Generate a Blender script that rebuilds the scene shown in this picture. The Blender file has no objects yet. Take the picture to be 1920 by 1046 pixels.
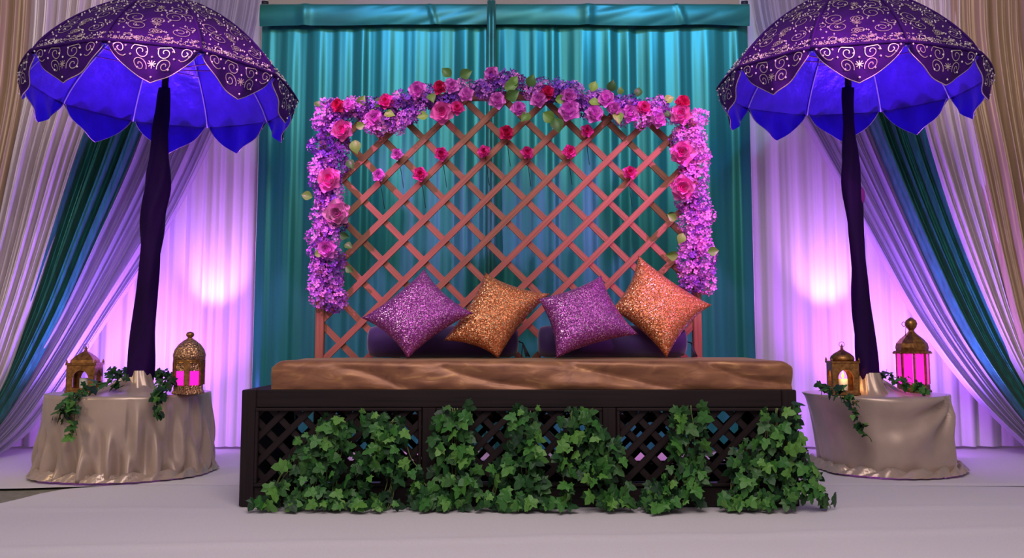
import bpy, bmesh, math, random
from mathutils import Vector, Matrix, noise, Euler
PI = math.pi
sc = bpy.context.scene
C = sc.collection
R = random.Random(7)

# ------------------------------------------------------------------ camera
F = 1800.0; PITCH = math.radians(6); HZ = 636.0
CY = HZ - F*math.tan(PITCH)
H = 0.7094
cam = bpy.data.cameras.new('camera'); camo = bpy.data.objects.new('camera', cam); C.objects.link(camo)
camo.location = (0, 0, H); camo.rotation_euler = (PI/2 + PITCH, 0, 0)
cam.sensor_fit = 'HORIZONTAL'; cam.sensor_width = 36; cam.lens = 36*F/1920
cam.shift_y = -(523-CY)/1920; cam.clip_end = 100
sc.camera = camo

def ray(px, py):
    dx = (px-960)/F; dz = -(py-CY)/F
    Y = math.cos(PITCH) - dz*math.sin(PITCH); Z = math.sin(PITCH) + dz*math.cos(PITCH)
    return dx/Y, Z/Y
def at(px, py, Y):
    r = ray(px, py); return Vector((r[0]*Y, Y, H + r[1]*Y))
def ground(px, py, z=0.0):
    r = ray(px, py); Y = (z-H)/r[1]; return Vector((r[0]*Y, Y, z))

# ------------------------------------------------------------------ world, exposure, lights
sc.view_settings.view_transform = 'Standard'; sc.view_settings.look = 'None'
sc.view_settings.gamma = 1.0; sc.view_settings.use_curve_mapping = False
sc.view_settings.exposure = 0.0
w = bpy.data.worlds.new('room_light'); sc.world = w; w.use_nodes = True
w.node_tree.nodes['Background'].inputs[0].default_value = (0.95, 0.80, 0.86, 1)
w.node_tree.nodes['Background'].inputs[1].default_value = 0.26

def area(loc, target, size, energy, col, sy=None):
    l = bpy.data.lights.new('ceiling_light', 'AREA'); l.energy = energy; l.color = col; l.size = size
    if sy: l.shape = 'RECTANGLE'; l.size_y = sy
    o = bpy.data.objects.new('ceiling_light', l); C.objects.link(o); o.location = loc
    o.rotation_euler = (Vector(target)-Vector(loc)).to_track_quat('-Z', 'Y').to_euler(); return o
def spot(loc, target, ang, energy, col, blend=1.0, rad=0.06):
    l = bpy.data.lights.new('stage_light', 'SPOT'); l.energy = energy; l.color = col
    l.spot_size = math.radians(ang); l.spot_blend = blend; l.shadow_soft_size = rad
    o = bpy.data.objects.new('stage_light', l); C.objects.link(o); o.location = loc
    o.rotation_euler = (Vector(target)-Vector(loc)).to_track_quat('-Z', 'Y').to_euler(); return o

# hall ceiling light over the audience, warm
area((0, 0.6, 3.9), (0, 4.6, 0.6), 3.0, 165, (1.0, 0.88, 0.84))
# stage wash from two lighting bars, pink from both sides
spot((-2.7, 2.0, 3.6), (-1.08, 4.9, 1.60), 27, 950, (1.0, 0.26, 0.80), rad=0.08)
spot((2.9, 2.0, 3.6), (1.08, 4.9, 1.50), 27, 1250, (1.0, 0.22, 0.85), rad=0.08)
# blue wash on the top of the backdrop
spot((-0.9, 3.2, 4.0), (-0.75, 6.1, 2.55), 38, 260, (0.10, 0.35, 1.0), rad=0.15)
spot((1.0, 3.2, 4.0), (0.85, 6.1, 2.55), 38, 330, (0.08, 0.40, 1.0), rad=0.15)
# added warm spot, no fixture seen, yellowing the ruffled tablecloth
spot((-4.2, 2.6, 1.9), (-2.0, 5.1, 0.2), 40, 75, (1.0, 0.78, 0.42), rad=0.15)
# LED floor lamps behind the two round tables
for (px, s) in ((376, -1), (1580, 1)):
    b = at(px, 700, 6.0)
    spot((b.x, 6.00, 0.80), (b.x, 6.30, 1.25), 70, 26, (1.0, 0.42, 0.95), rad=0.03)
    spot((b.x+0.10*s, 5.80, 0.20), (b.x+0.22*s, 6.28, 1.5), 104, 95, (0.52, 0.11, 1.0), rad=0.05)
    spot((b.x+0.15*s, 5.55, 0.15), (b.x+0.30*s, 6.25, 2.7), 80, 470, (0.40, 0.13, 1.0), rad=0.05)
    spot((b.x+0.45*s, 5.62, 0.15), (b.x+0.75*s, 6.2, 1.4), 100, 140, (0.36, 0.16, 1.0), rad=0.05)
    spot((b.x+0.25*s, 5.72, 0.28), (b.x+0.35*s, 6.28, 0.35), 165, 38, (0.46, 0.12, 1.0), rad=0.05)
    spot((b.x+0.45*s, 5.60, 0.12), (b.x+0.35*s, 5.2, 2.2), 64, 60, (0.32, 0.12, 1.0), rad=0.05)

# ------------------------------------------------------------------ materials
MATS = {}
def new_mat(name):
    m = bpy.data.materials.new(name); m.use_nodes = True; MATS[name] = m
    nt = m.node_tree; return m, nt, nt.nodes['Principled BSDF']
def N(nt, t, **kw):
    n = nt.nodes.new(t)
    for k, v in kw.items(): setattr(n, k, v)
    return n
def coords(nt, scale=(1, 1, 1)):
    tc = N(nt, 'ShaderNodeTexCoord'); mp = N(nt, 'ShaderNodeMapping'); mp.inputs['Scale'].default_value = scale
    nt.links.new(tc.outputs['Object'], mp.inputs[0]); return mp
def ramp(nt, src, stops):
    r = N(nt, 'ShaderNodeValToRGB'); e = r.color_ramp.elements
    while len(e) < len(stops): e.new(0.5)
    for el, (p, c) in zip(e, stops): el.position = p; el.color = (*c, 1)
    nt.links.new(src, r.inputs[0]); return r
def bump(nt, bs, src, strength, dist):
    b = N(nt, 'ShaderNodeBump'); b.inputs['Strength'].default_value = strength; b.inputs['Distance'].default_value = dist
    nt.links.new(src, b.inputs['Height']); nt.links.new(b.outputs[0], bs.inputs['Normal']); return b
def P(bs, **kw):
    mp = dict(col='Base Color', rough='Roughness', metal='Metallic', spec='Specular IOR Level', sheen='Sheen Weight',
              sheenr='Sheen Roughness', sheent='Sheen Tint', em='Emission Color', ems='Emission Strength', coat='Coat Weight', trans='Transmission Weight', alpha='Alpha', aniso='Anisotropic')
    for k, v in kw.items():
        if isinstance(v, tuple) and len(v) == 3: v = (*v, 1)
        bs.inputs[mp[k]].default_value = v
def simple(name, col, rough=0.6, noise_amt=0.18, scale=30, stretch=(1, 1, 1), bumps=0.0, bdist=0.002, rand=0.0, **kw):
    m, nt, bs = new_mat(name); P(bs, rough=rough, **kw)
    mp = coords(nt, stretch); nz = N(nt, 'ShaderNodeTexNoise'); nz.inputs['Scale'].default_value = scale; nz.inputs['Detail'].default_value = 4
    nt.links.new(mp.outputs[0], nz.inputs[0])
    lo = tuple(c*(1-noise_amt) for c in col); hi = tuple(min(1, c*(1+noise_amt)) for c in col)
    rp = ramp(nt, nz.outputs[0], [(0.3, lo), (0.7, hi)])
    out = rp.outputs[0]
    if rand:
        oi = N(nt, 'ShaderNodeObjectInfo'); hs = N(nt, 'ShaderNodeHueSaturation')
        mr = N(nt, 'ShaderNodeMapRange'); mr.inputs[3].default_value = 1-rand; mr.inputs[4].default_value = 1+rand
        nt.links.new(oi.outputs['Random'], mr.inputs[0]); nt.links.new(mr.outputs[0], hs.inputs['Value'])
        mr2 = N(nt, 'ShaderNodeMapRange'); mr2.inputs[3].default_value = 0.5+rand*0.06; mr2.inputs[4].default_value = 0.5-rand*0.06
        nt.links.new(oi.outputs['Random'], mr2.inputs[0]); nt.links.new(mr2.outputs[0], hs.inputs['Hue'])
        nt.links.new(out, hs.inputs['Color']); out = hs.outputs[0]
    nt.links.new(out, bs.inputs['Base Color'])
    if bumps: bump(nt, bs, nz.outputs[0], bumps, bdist)
    return m
def translucent(name, col, amt=0.35, transp=0.0, rough=0.6, sheen=0.3, streak=0.05):
    m, nt, bs = new_mat(name); P(bs, rough=rough, sheen=sheen)
    mp = coords(nt, (60, 60, 0.6)); nz = N(nt, 'ShaderNodeTexNoise'); nz.inputs['Scale'].default_value = 1.0; nz.inputs['Detail'].default_value = 3
    nt.links.new(mp.outputs[0], nz.inputs[0])
    rp = ramp(nt, nz.outputs[0], [(0.3, tuple(c*(1-streak) for c in col)), (0.7, tuple(min(1, c*(1+streak)) for c in col))])
    nt.links.new(rp.outputs[0], bs.inputs['Base Color'])
    tr = N(nt, 'ShaderNodeBsdfTranslucent'); nt.links.new(rp.outputs[0], tr.inputs[0])
    mx = N(nt, 'ShaderNodeMixShader'); mx.inputs[0].default_value = amt
    nt.links.new(bs.outputs[0], mx.inputs[1]); nt.links.new(tr.outputs[0], mx.inputs[2])
    out = mx
    if transp:
        tp = N(nt, 'ShaderNodeBsdfTransparent'); m2 = N(nt, 'ShaderNodeMixShader'); m2.inputs[0].default_value = transp
        nt.links.new(mx.outputs[0], m2.inputs[1]); nt.links.new(tp.outputs[0], m2.inputs[2]); out = m2
    nt.links.new(out.outputs[0], nt.nodes['Material Output'].inputs[0]); return m
def sequin(name, c1, c2, spark):
    m, nt, bs = new_mat(name); P(bs, rough=0.32, metal=0.55)
    mp = coords(nt); vo = N(nt, 'ShaderNodeTexVoronoi'); vo.inputs['Scale'].default_value = 300
    nt.links.new(mp.outputs[0], vo.inputs['Vector'])
    sep = N(nt, 'ShaderNodeSeparateColor'); nt.links.new(vo.outputs['Color'], sep.inputs[0])
    rp = ramp(nt, sep.outputs[0], [(0.0, c1), (0.72, c2), (0.86, c2), (0.93, spark)])
    nt.links.new(rp.outputs[0], bs.inputs['Base Color'])
    g = N(nt, 'ShaderNodeNewGeometry')
    sb = N(nt, 'ShaderNodeVectorMath', operation='SUBTRACT'); sb.inputs[1].default_value = (0.5, 0.5, 0.5)
    nt.links.new(vo.outputs['Color'], sb.inputs[0])
    sl = N(nt, 'ShaderNodeVectorMath', operation='SCALE'); sl.inputs['Scale'].default_value = 0.9
    nt.links.new(sb.outputs[0], sl.inputs[0])
    ad = N(nt, 'ShaderNodeVectorMath', operation='ADD'); nt.links.new(g.outputs['Normal'], ad.inputs[0]); nt.links.new(sl.outputs[0], ad.inputs[1])
    nm = N(nt, 'ShaderNodeVectorMath', operation='NORMALIZE'); nt.links.new(ad.outputs[0], nm.inputs[0])
    nt.links.new(nm.outputs[0], bs.inputs['Normal']); return m

carpet_m = simple('carpet_white', (0.62, 0.58, 0.63), 0.95, 0.06, 220, bumps=0.25, bdist=0.003)
stage_m = simple('stage_board', (0.20, 0.19, 0.15), 0.8, 0.2, 40)
wall_m = simple('wall_paint', (0.45, 0.40, 0.38), 0.9, 0.05, 5)
white_dr = translucent('white_sheer', (0.80, 0.76, 0.80), 0.30)
lav_dr = translucent('lavender_sheer', (0.56, 0.50, 0.66), 0.35, 0.10)
silver_dr = simple('silver_satin', (0.72, 0.61, 0.66), 0.42, 0.12, 1.0, (50, 50, 0.8), sheen=0.4, metal=0.25)
champ_dr = simple('champagne_satin', (0.46, 0.31, 0.20), 0.45, 0.15, 1.0, (50, 50, 0.8), sheen=0.3, metal=0.2)
tealsw_m = simple('teal_satin_dark', (0.012, 0.20, 0.17), 0.32, 0.35, 1.0, (40, 40, 0.7), metal=0.35, sheen=0.3)
teal_m = simple('teal_lame', (0.008, 0.20, 0.175), 0.40, 0.16, 1.0, (28, 28, 0.5), metal=0.45, sheen=0.2)
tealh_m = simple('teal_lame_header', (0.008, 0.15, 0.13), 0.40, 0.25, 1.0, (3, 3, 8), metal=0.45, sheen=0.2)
velvet_m = simple('purple_velvet', (0.034, 0.004, 0.115), 0.8, 0.25, 20, sheen=0.10, spec=0.15)
P(velvet_m.node_tree.nodes['Principled BSDF'], sheent=(0.45, 0.10, 0.8))
pole_m = simple('pole_velvet', (0.017, 0.001, 0.050), 0.7, 0.3, 10, (1, 1, 0.3), spec=0.12)
P(pole_m.node_tree.nodes['Principled BSDF'], sheent=(0.4, 0.10, 0.7))
lining_m = simple('blue_satin', (0.085, 0.02, 0.80), 0.30, 0.3, 7, (1, 1, 0.5), sheen=0.2, metal=0.3, bumps=0.6, bdist=0.03)
gold_thread = simple('silver_gold_thread', (0.62, 0.48, 0.50), 0.35, 0.2, 90, metal=0.5)
pearl_m = simple('pearl', (0.85, 0.75, 0.78), 0.25, 0.05, 30)
wood_m = simple('cedar_wood', (0.27, 0.088, 0.052), 0.6, 0.3, 3.0, (1, 40, 40), bumps=0.1, rand=0.12)
post_m = simple('cedar_post', (0.27, 0.088, 0.052), 0.6, 0.25, 3.0, (40, 40, 1), bumps=0.1)
dark_m = simple('dark_walnut', (0.011, 0.0045, 0.006), 0.62, 0.4, 3.0, (1, 30, 30), bumps=0.15, spec=0.25)
dark_v = simple('dark_walnut_upright', (0.011, 0.0045, 0.006), 0.62, 0.4, 3.0, (30, 30, 1), bumps=0.15, spec=0.25)
brass_m = simple('aged_brass', (0.32, 0.145, 0.045), 0.38, 0.45, 60, metal=0.85, bumps=0.5, bdist=0.003)
m, nt, bs = new_mat('brass_filigree'); P(bs, rough=0.4, metal=0.8)
mp = coords(nt); vo = N(nt, 'ShaderNodeTexVoronoi'); vo.inputs['Scale'].default_value = 95; nt.links.new(mp.outputs[0], vo.inputs['Vector'])
rp = ramp(nt, vo.outputs['Distance'], [(0.18, (0.04, 0.015, 0.012)), (0.40, (0.55, 0.30, 0.16))]); nt.links.new(rp.outputs[0], bs.inputs['Base Color'])
bump(nt, bs, vo.outputs['Distance'], 0.8, 0.006); filigree_m = m
glass_m = simple('magenta_glass', (0.9, 0.02, 0.6), 0.15, 0.1, 8); P(glass_m.node_tree.nodes['Principled BSDF'], em=(1.0, 0.02, 0.62), ems=0.75)  # emission put into the panes stands in for a light inside
wax_m = simple('wax', (0.85, 0.78, 0.66), 0.5, 0.05, 20)
flame_m = simple('flame', (1, 0.6, 0.1), 0.5, 0.05, 20); P(flame_m.node_tree.nodes['Principled BSDF'], em=(1.0, 0.45, 0.06), ems=3.0)
seq_purple = sequin('purple_sequins', (0.21, 0.025, 0.23), (0.44, 0.085, 0.45), (0.9, 0.55, 0.85))
seq_gold = sequin('copper_sequins', (0.38, 0.095, 0.035), (0.68, 0.22, 0.085), (1.0, 0.8, 0.5))
bolster_m = simple('bolster_velvet', (0.030, 0.003, 0.11), 0.7, 0.2, 15, sheen=0.5)
cord_m = simple('black_cord', (0.01, 0.008, 0.02), 0.6)
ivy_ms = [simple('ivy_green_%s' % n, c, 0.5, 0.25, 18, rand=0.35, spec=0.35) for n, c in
          (('deep', (0.010, 0.045, 0.014)), ('mid', (0.022, 0.085, 0.020)), ('bright', (0.055, 0.175, 0.030)))]  # greens stepped by depth: shade inside the ivy painted as darker leaves
stem_m = simple('ivy_stem', (0.13, 0.19, 0.05), 0.6)
leafd_m = simple('rose_leaf_dark', (0.045, 0.13, 0.025), 0.45, 0.3, 25, rand=0.3)
leafl_m = simple('rose_leaf_light', (0.17, 0.31, 0.05), 0.45, 0.3, 25, rand=0.3)
fl = {
 'violet': simple('petal_violet', (0.20, 0.035, 0.52), 0.6, 0.3, 40, rand=0.25),
 'lilac': simple('petal_lilac', (0.50, 0.14, 0.70), 0.6, 0.3, 40, rand=0.2),
 'orchid': simple('petal_orchid', (0.88, 0.24, 0.78), 0.6, 0.25, 40, rand=0.15),
 'plum': simple('petal_plum', (0.075, 0.012, 0.19), 0.6, 0.3, 40, rand=0.2),
 'pink': simple('petal_hot_pink', (0.90, 0.07, 0.47), 0.55, 0.2, 40, rand=0.12),
 'blush': simple('petal_blush', (0.90, 0.20, 0.62), 0.55, 0.2, 40, rand=0.12),
 'red': simple('petal_red', (0.74, 0.025, 0.20), 0.55, 0.2, 40, rand=0.12),
 'mauve': simple('petal_mauve', (0.72, 0.30, 0.58), 0.55, 0.2, 40, rand=0.12),
}
# crushed gold velvet of the mattress, champagne satin of the tablecloths
mat_m, nt, bs = new_mat('gold_crushed_velvet'); P(bs, rough=0.45, metal=0.30, sheen=0.5, sheent=(1, 0.7, 0.4))
mp = coords(nt, (3, 3, 9)); n1 = N(nt, 'ShaderNodeTexNoise'); n1.inputs['Scale'].default_value = 3; n1.inputs['Detail'].default_value = 6; n1.inputs['Distortion'].default_value = 0.8
nt.links.new(mp.outputs[0], n1.inputs[0]); rp = ramp(nt, n1.outputs[0], [(0.3, (0.17, 0.06, 0.035)), (0.6, (0.28, 0.115, 0.055)), (0.8, (0.50, 0.26, 0.10))])
nt.links.new(rp.outputs[0], bs.inputs['Base Color']); bump(nt, bs, n1.outputs[0], 0.3, 0.008)
cloth_m = simple('champagne_tablecloth', (0.45, 0.335, 0.28), 0.34, 0.10, 8, metal=0.35, sheen=0.2)

# ------------------------------------------------------------------ helpers
def link(name, me, parent=None, mat=None):
    o = bpy.data.objects.new(name, me); C.objects.link(o)
    if mat and me and not me.materials: me.materials.append(mat)
    if parent: o.parent = parent
    return o
def mesh(vs, fs, smooth=True):
    me = bpy.data.meshes.new('m'); me.from_pydata([tuple(v) for v in vs], [], fs); me.update()
    if smooth: me.polygons.foreach_set('use_smooth', [True]*len(me.polygons))
    return me
def tag(o, label, cat, group=None):
    o['label'] = label; o['category'] = cat
    if group: o['group'] = group
    return o
def thing(name, loc, label, cat, group=None):
    o = bpy.data.objects.new(name, None); C.objects.link(o); o.location = loc; o.empty_display_size = 0.05
    return tag(o, label, cat, group)
def grid(nu, nv, fn, closed_u=False):
    vs = [fn(i/nu, j/nv) for j in range(nv+1) for i in range(nu if closed_u else nu+1)]
    k = nu if closed_u else nu+1
    fs = [(j*k+i, j*k+(i+1) % k, (j+1)*k+(i+1) % k, (j+1)*k+i) for j in range(nv) for i in range(nu)]
    return vs, fs
def box(vs, fs, c, s, rot=None):
    b = len(vs); M = rot or Matrix.Identity(3)
    for dx in (-1, 1):
        for dy in (-1, 1):
            for dz in (-1, 1):
                vs.append(Vector(c) + M @ Vector((dx*s[0]/2, dy*s[1]/2, dz*s[2]/2)))
    for f in ((0, 1, 3, 2), (4, 6, 7, 5), (0, 4, 5, 1), (2, 3, 7, 6), (0, 2, 6, 4), (1, 5, 7, 3)): fs.append(tuple(b+i for i in f))
def bevel_mesh(vs, fs, w=0.004, smooth=False, seg=1):
    me = mesh(vs, fs, smooth); bm = bmesh.new(); bm.from_mesh(me); bmesh.ops.recalc_face_normals(bm, faces=bm.faces)
    if w: bmesh.ops.bevel(bm, geom=bm.edges[:], offset=w, segments=seg, affect='EDGES')
    bm.to_mesh(me); bm.free(); return me
def bx(name, c, s, mat, parent, w=0.004, rot=None, origin=None):
    vs, fs = [], []; box(vs, fs, (0, 0, 0), s, rot); o = link(name, bevel_mesh(vs, fs, w), parent, mat)
    o.location = Vector(c); return o
def tube(vs, fs, pts, rad, n=6, cap=True):
    b0 = len(vs); k = len(pts); rad = rad if hasattr(rad, '__len__') else [rad]*k
    up = Vector((0.3, 0.9, 0.2)).normalized()
    for i, p in enumerate(pts):
        t = (Vector(pts[min(i+1, k-1)])-Vector(pts[max(i-1, 0)])).normalized()
        a = t.cross(up)
        if a.length < 1e-3: a = t.cross(Vector((1, 0, 0)))
        a.normalize(); b = t.cross(a)
        for j in range(n):
            an = 2*PI*j/n; vs.append(Vector(p)+(a*math.cos(an)+b*math.sin(an))*rad[i])
    for i in range(k-1):
        for j in range(n):
            fs.append((b0+i*n+j, b0+i*n+(j+1) % n, b0+(i+1)*n+(j+1) % n, b0+(i+1)*n+j))
    if cap: fs.append(tuple(b0+j for j in range(n))[::-1]); fs.append(tuple(b0+(k-1)*n+j for j in range(n)))
def cr(pts, t):
    n = len(pts)-1; x = min(max(t, 0), 1)*n; i = min(int(x), n-1); u = x-i
    p = [Vector(pts[min(max(i+d, 0), n)]) for d in (-1, 0, 1, 2)]
    return 0.5*((2*p[1]) + (p[2]-p[0])*u + (2*p[0]-5*p[1]+4*p[2]-p[3])*u*u + (3*p[1]-p[0]-3*p[2]+p[3])*u**3)
def lathe(prof, n, ph=0.0, cap=True):
    vs, fs = [], []
    for (r, z) in prof:
        for j in range(n): a = 2*PI*j/n+ph; vs.append((r*math.cos(a), r*math.sin(a), z))
    for i in range(len(prof)-1):
        for j in range(n): fs.append((i*n+j, i*n+(j+1) % n, (i+1)*n+(j+1) % n, (i+1)*n+j))
    if cap: fs.append(tuple(range(n))[::-1]); fs.append(tuple((len(prof)-1)*n+j for j in range(n)))
    return vs, fs
def nz(x, y=0.0, z=0.0): return noise.noise(Vector((x, y, z)))

# ------------------------------------------------------------------ setting
def struct(o): o['kind'] = 'structure'; return o
vs, fs = [], []; box(vs, fs, (0, 4.4, -0.12), (9.6, 4.8, 0.22)); struct(link('floor', mesh(vs, fs, False), None, stage_m))
vs, fs = [], []; box(vs, fs, (0, 6.95, 1.7), (11, 0.12, 4.4)); struct(link('wall_back', mesh(vs, fs, False), None, wall_m))

def carpet(name, label, x0, x1, ynear, yfar, z, seed, th=0.008):
    nu, nv = 160, 60
    def fn(u, v):
        x = x0+(x1-x0)*u; a = ynear(x); b = yfar(x); y = a+(b-a)*v
        edge = min(v*(b-a), (1-v)*(b-a))
        hgt = z + 0.010*nz(x*0.9+seed, y*1.3, seed)+0.004*nz(x*3, y*2.2, seed)
        ridge = math.exp(-((y-(3.45+0.10*x))/0.035)**2)*0.008 + math.exp(-((y-(4.02+0.05*x*x*0.3))/0.03)**2)*0.007*(1 if abs(x) > 1.2 else 0)
        hgt = max(hgt+ridge, 0.002)
        if edge < 0.02: hgt = 0.002+(hgt-0.002)*(edge/0.02)
        return (x, y, hgt)
    vs, fs = grid(nu, nv, fn); return tag(link(name, mesh(vs, fs), None, carpet_m), label, 'carpet')
# the seam between the two carpets runs past the tables; at the left it opens and shows the stage board
gA = [ground(-200, 990), ground(0, 948), ground(110, 921), ground(230, 913), ground(420, 913), ground(700, 912), ground(1500, 912), ground(2100, 915)]
gB = [ground(-200, 912), ground(0, 917), ground(60, 916), ground(110, 914), ground(230, 911), ground(420, 911), ground(1500, 910), ground(2100, 913)]
def polyx(g):
    def f(x):
        for a, b in zip(g, g[1:]):
            if a.x <= x <= b.x: t = (x-a.x)/(b.x-a.x); return a.y+(b.y-a.y)*t
        return g[0].y if x < g[0].x else g[-1].y
    return f
carpet('carpet', 'pale front carpet under the dark bench, with soft creases', -4.4, 4.4, lambda x: 2.2, polyx(gA), 0.013, 3.1)
carpet('carpet', 'pale rear carpet running back from the round tables to the white drapes', -4.4, 4.4, polyx(gB), lambda x: 6.6, 0.008, 8.7)

# ------------------------------------------------------------------ drapes
def drape(name, label, group, Lp, Rp, y0, y1, pleats, amp, seed, mat, nu=None, nv=46, cat='drape', sharp=0.6, fine=0.25, ytop=None):
    rr = random.Random(seed); nu = nu or int(pleats*12)
    jit = [rr.uniform(0.55, 1.5) for _ in range(pleats)]; tot = sum(jit); acc = [0]
    for j in jit: acc.append(acc[-1]+j/tot)
    amps = [rr.uniform(0.45, 1.2) for _ in range(pleats)]
    def warp(u):
        for k in range(pleats):
            if u <= acc[k+1] or k == pleats-1:
                return k, (u-acc[k])/(acc[k+1]-acc[k])
    def fn(u, v):
        t = v; u2 = min(1, max(0, u+0.012*nz(u*5, v*2.5, seed)))
        k, q = warp(u2); s = 0.5-0.5*math.cos(2*PI*q); s = s**sharp
        s = s*amps[k] + fine*math.sin(u*pleats*19+seed+2*nz(u*9, v*2, seed))*0.35
        a, b = cr(Lp, t), cr(Rp, t)
        yy = y0+(y1-y0)*t**2.2
        if ytop is not None and t < 0.06: s *= 0.35+0.65*t/0.06
        A, B = at(a[0], a[1], yy), at(b[0], b[1], yy)
        p = A+(B-A)*u
        p.y -= amp*(s-0.5)+0.02*nz(p.x*1.5, p.z*1.2, seed)
        p.z = max(p.z, 0.022)
        return p
    vs, fs = grid(nu, nv, fn)
    return tag(link(name, mesh(vs, fs), None, mat), label, cat, group)
def V(*p): return [(x, y) for x, y in p]
YB = 6.28
def straight(x0, x1, n=8, ytop=-30, ybot=851):
    # vertical in the world: take x from the top pixel at plane YB
    return None
def hang(name, label, group, xa, xb, Y, ztop, pleats, amp, seed, mat, zb=0.022, sharp=0.6, fine=0.12, nv=24, parent=None):
    rr = random.Random(seed)
    jit = [rr.uniform(0.55, 1.5) for _ in range(pleats)]; tot = sum(jit); acc = [0]
    for j in jit: acc.append(acc[-1]+j/tot)
    amps = [rr.uniform(0.35, 1.2) for _ in range(pleats)]
    def fn(u, v):
        u2 = min(1, max(0, u+0.008*nz(u*5, v*2, seed)*v))
        k = next(k for k in range(pleats) if u2 <= acc[k+1]+1e-9 or k == pleats-1)
        q = (u2-acc[k])/(acc[k+1]-acc[k]); s = (0.5-0.5*math.cos(2*PI*q))**sharp*amps[k]
        s += fine*0.35*math.sin(u*pleats*17+seed+1.5*nz(u*8, v*1.5, seed))
        s *= 0.35+0.65*min(1, v/0.15)
        return (xa+(xb-xa)*u, Y-amp*(s-0.4)+0.015*nz(u*6, v*2, seed), ztop+(zb-ztop)*v)
    vs, fs = grid(pleats*12, nv, fn); o = link(name, mesh(vs, fs), parent, mat)
    if label: tag(o, label, 'drape', group)
    return o
xa = at(-120, 400, YB).x; xb = at(300, 400, YB).x; xc = at(490, 400, YB).x
GW = 'white drapes along the back'
hang('white_drape', 'white sheer drape hanging behind the lavender drape and the square brass lantern', GW, xa, xb, YB+0.03, 3.05, 13, 0.055, 11, white_dr)
hang('white_drape', 'white pleated drape with a hot pink light spot, behind the domed filigree lantern', GW, xb-0.03, xc, YB, 3.05, 8, 0.045, 12, white_dr)
xd = at(1398, 400, YB).x; xe = at(1615, 400, YB).x; xf = at(2050, 400, YB).x
hang('white_drape', 'white pleated drape lit violet, behind the small lantern with the lit candle', GW, xd, xe, YB, 3.05, 7, 0.045, 13, white_dr)
hang('white_drape', 'white sheer drape falling behind the tall pink glass lantern', GW, xe-0.03, xf, YB+0.03, 3.05, 12, 0.055, 14, white_dr)

# teal backdrop of two lengths, each folded over at the top
YT = 6.12
x0 = at(481, 400, YT).x; x1 = at(921, 400, YT).x; x2 = at(1411, 400, YT).x; ZT = at(900, 9, YT).z; ZH = at(900, 53, YT).z
for (a, b, sd, lab) in ((x0, x1+0.02, 21, 'shimmering teal backdrop length beside the white drape with the hot pink light spot'),
                        (x1-0.02, x2, 22, 'shimmering teal backdrop length beside the violet lit white drape')):
    o = hang('teal_drape', lab, 'teal backdrop lengths', a, b, YT, ZT, 10, 0.026, sd, teal_m, sharp=1.0, fine=0.22, nv=40)
    def hd(u, v, a=a, b=b, sd=sd):
        x = a+(b-a)*u; z = ZT+0.004-(ZT-ZH+0.012*nz(x*2, 0, sd)+0.012*(u-0.5)*(1 if sd == 22 else -1))*v
        y = YT-0.052-0.012*math.sin(v*PI)-0.010*abs(nz(x*4+v*1.5, v, sd))-0.016*math.exp(-((u-(0.19 if sd == 21 else 0.38))/0.02)**2)-0.012*math.exp(-((u-(0.72)-0.03*v)/0.008)**2)
        if v < 0.12: y += 0.05*(1-v/0.12)
        return (x, y, z)
    vs, fs = grid(90, 14, hd); h = link('header_fold', mesh(vs, fs), o, tealh_m); h['label'] = 'darker green folded header band'
    vs, fs = [], []
    xg = x1-0.012 if sd == 21 else x1+0.012
    tube(vs, fs, [(xg+0.006*nz(k, sd), YT-0.075-0.006*nz(k*2.2, sd), ZT-(ZT-0.03)*k/22) for k in range(23)], [0.016+0.007*nz(k*1.7, sd) for k in range(23)], 10)
    link('gathered_edge', mesh(vs, fs), o, tealh_m)

GS = 'swept drapes at the sides'
Lc = V((490, -40), (472, 60), (432, 170), (378, 300), (300, 450), (200, 600), (70, 790), (-30, 872))
La = V((300, -40), (290, 60), (275, 170), (235, 300), (172, 450), (103, 600), (5, 765), (-80, 872))
drape('lavender_drape', 'sheer lavender drape swept aside behind the domed filigree lantern', GS, La, Lc, 6.21, 5.74, 13, 0.075, 31, lav_dr, nu=260)
Ta = V((215, -40), (205, 60), (185, 170), (141, 300), (95, 450), (45, 600), (-12, 740), (-110, 872))
Tb = V((318, -40), (305, 60), (284, 170), (239, 300), (177, 450), (109, 600), (16, 765), (-70, 872))
drape('teal_swept_drape', 'dark green and teal satin drape swept aside near the square brass lantern', GS, Ta, Tb, 6.14, 5.69, 5, 0.085, 32, tealsw_m, nu=130)
Sa = V((42, -40), (40, 60), (30, 170), (6, 300), (-26, 450), (-60, 600), (-100, 740), (-160, 872))
Sb = V((232, -40), (215, 60), (190, 170), (145, 300), (98, 450), (48, 600), (-8, 740), (-105, 872))
drape('silver_drape', 'silvery lilac satin drape swept aside in deep pleats next to the dark green satin drape', GS, Sa, Sb, 6.10, 5.66, 9, 0.075, 33, silver_dr, nu=190)
Ca = V((-140, -40), (-140, 60), (-150, 170), (-160, 300), (-180, 450), (-200, 600), (-220, 740), (-240, 872))
Cb = V((55, -40), (50, 60), (40, 170), (14, 300), (-20, 450), (-54, 600), (-94, 740), (-150, 872))
drape('champagne_drape', 'brown champagne drape edging the silvery drape by the square brass lantern', GS, Ca, Cb, 6.06, 5.62, 9, 0.07, 34, champ_dr, nu=150)
RLa = V((1408, -40), (1425, 60), (1470, 160), (1538, 280), (1620, 425), (1720, 600), (1830, 745), (1950, 860))
RLb = V((1580, -40), (1595, 60), (1618, 160), (1660, 285), (1742, 480), (1822, 640), (1920, 782), (1990, 860))
drape('lavender_drape', 'sheer lavender drape swept aside behind the tall pink glass lantern', GS, RLa, RLb, 6.21, 5.90, 12, 0.07, 41, lav_dr, nu=240)
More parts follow.
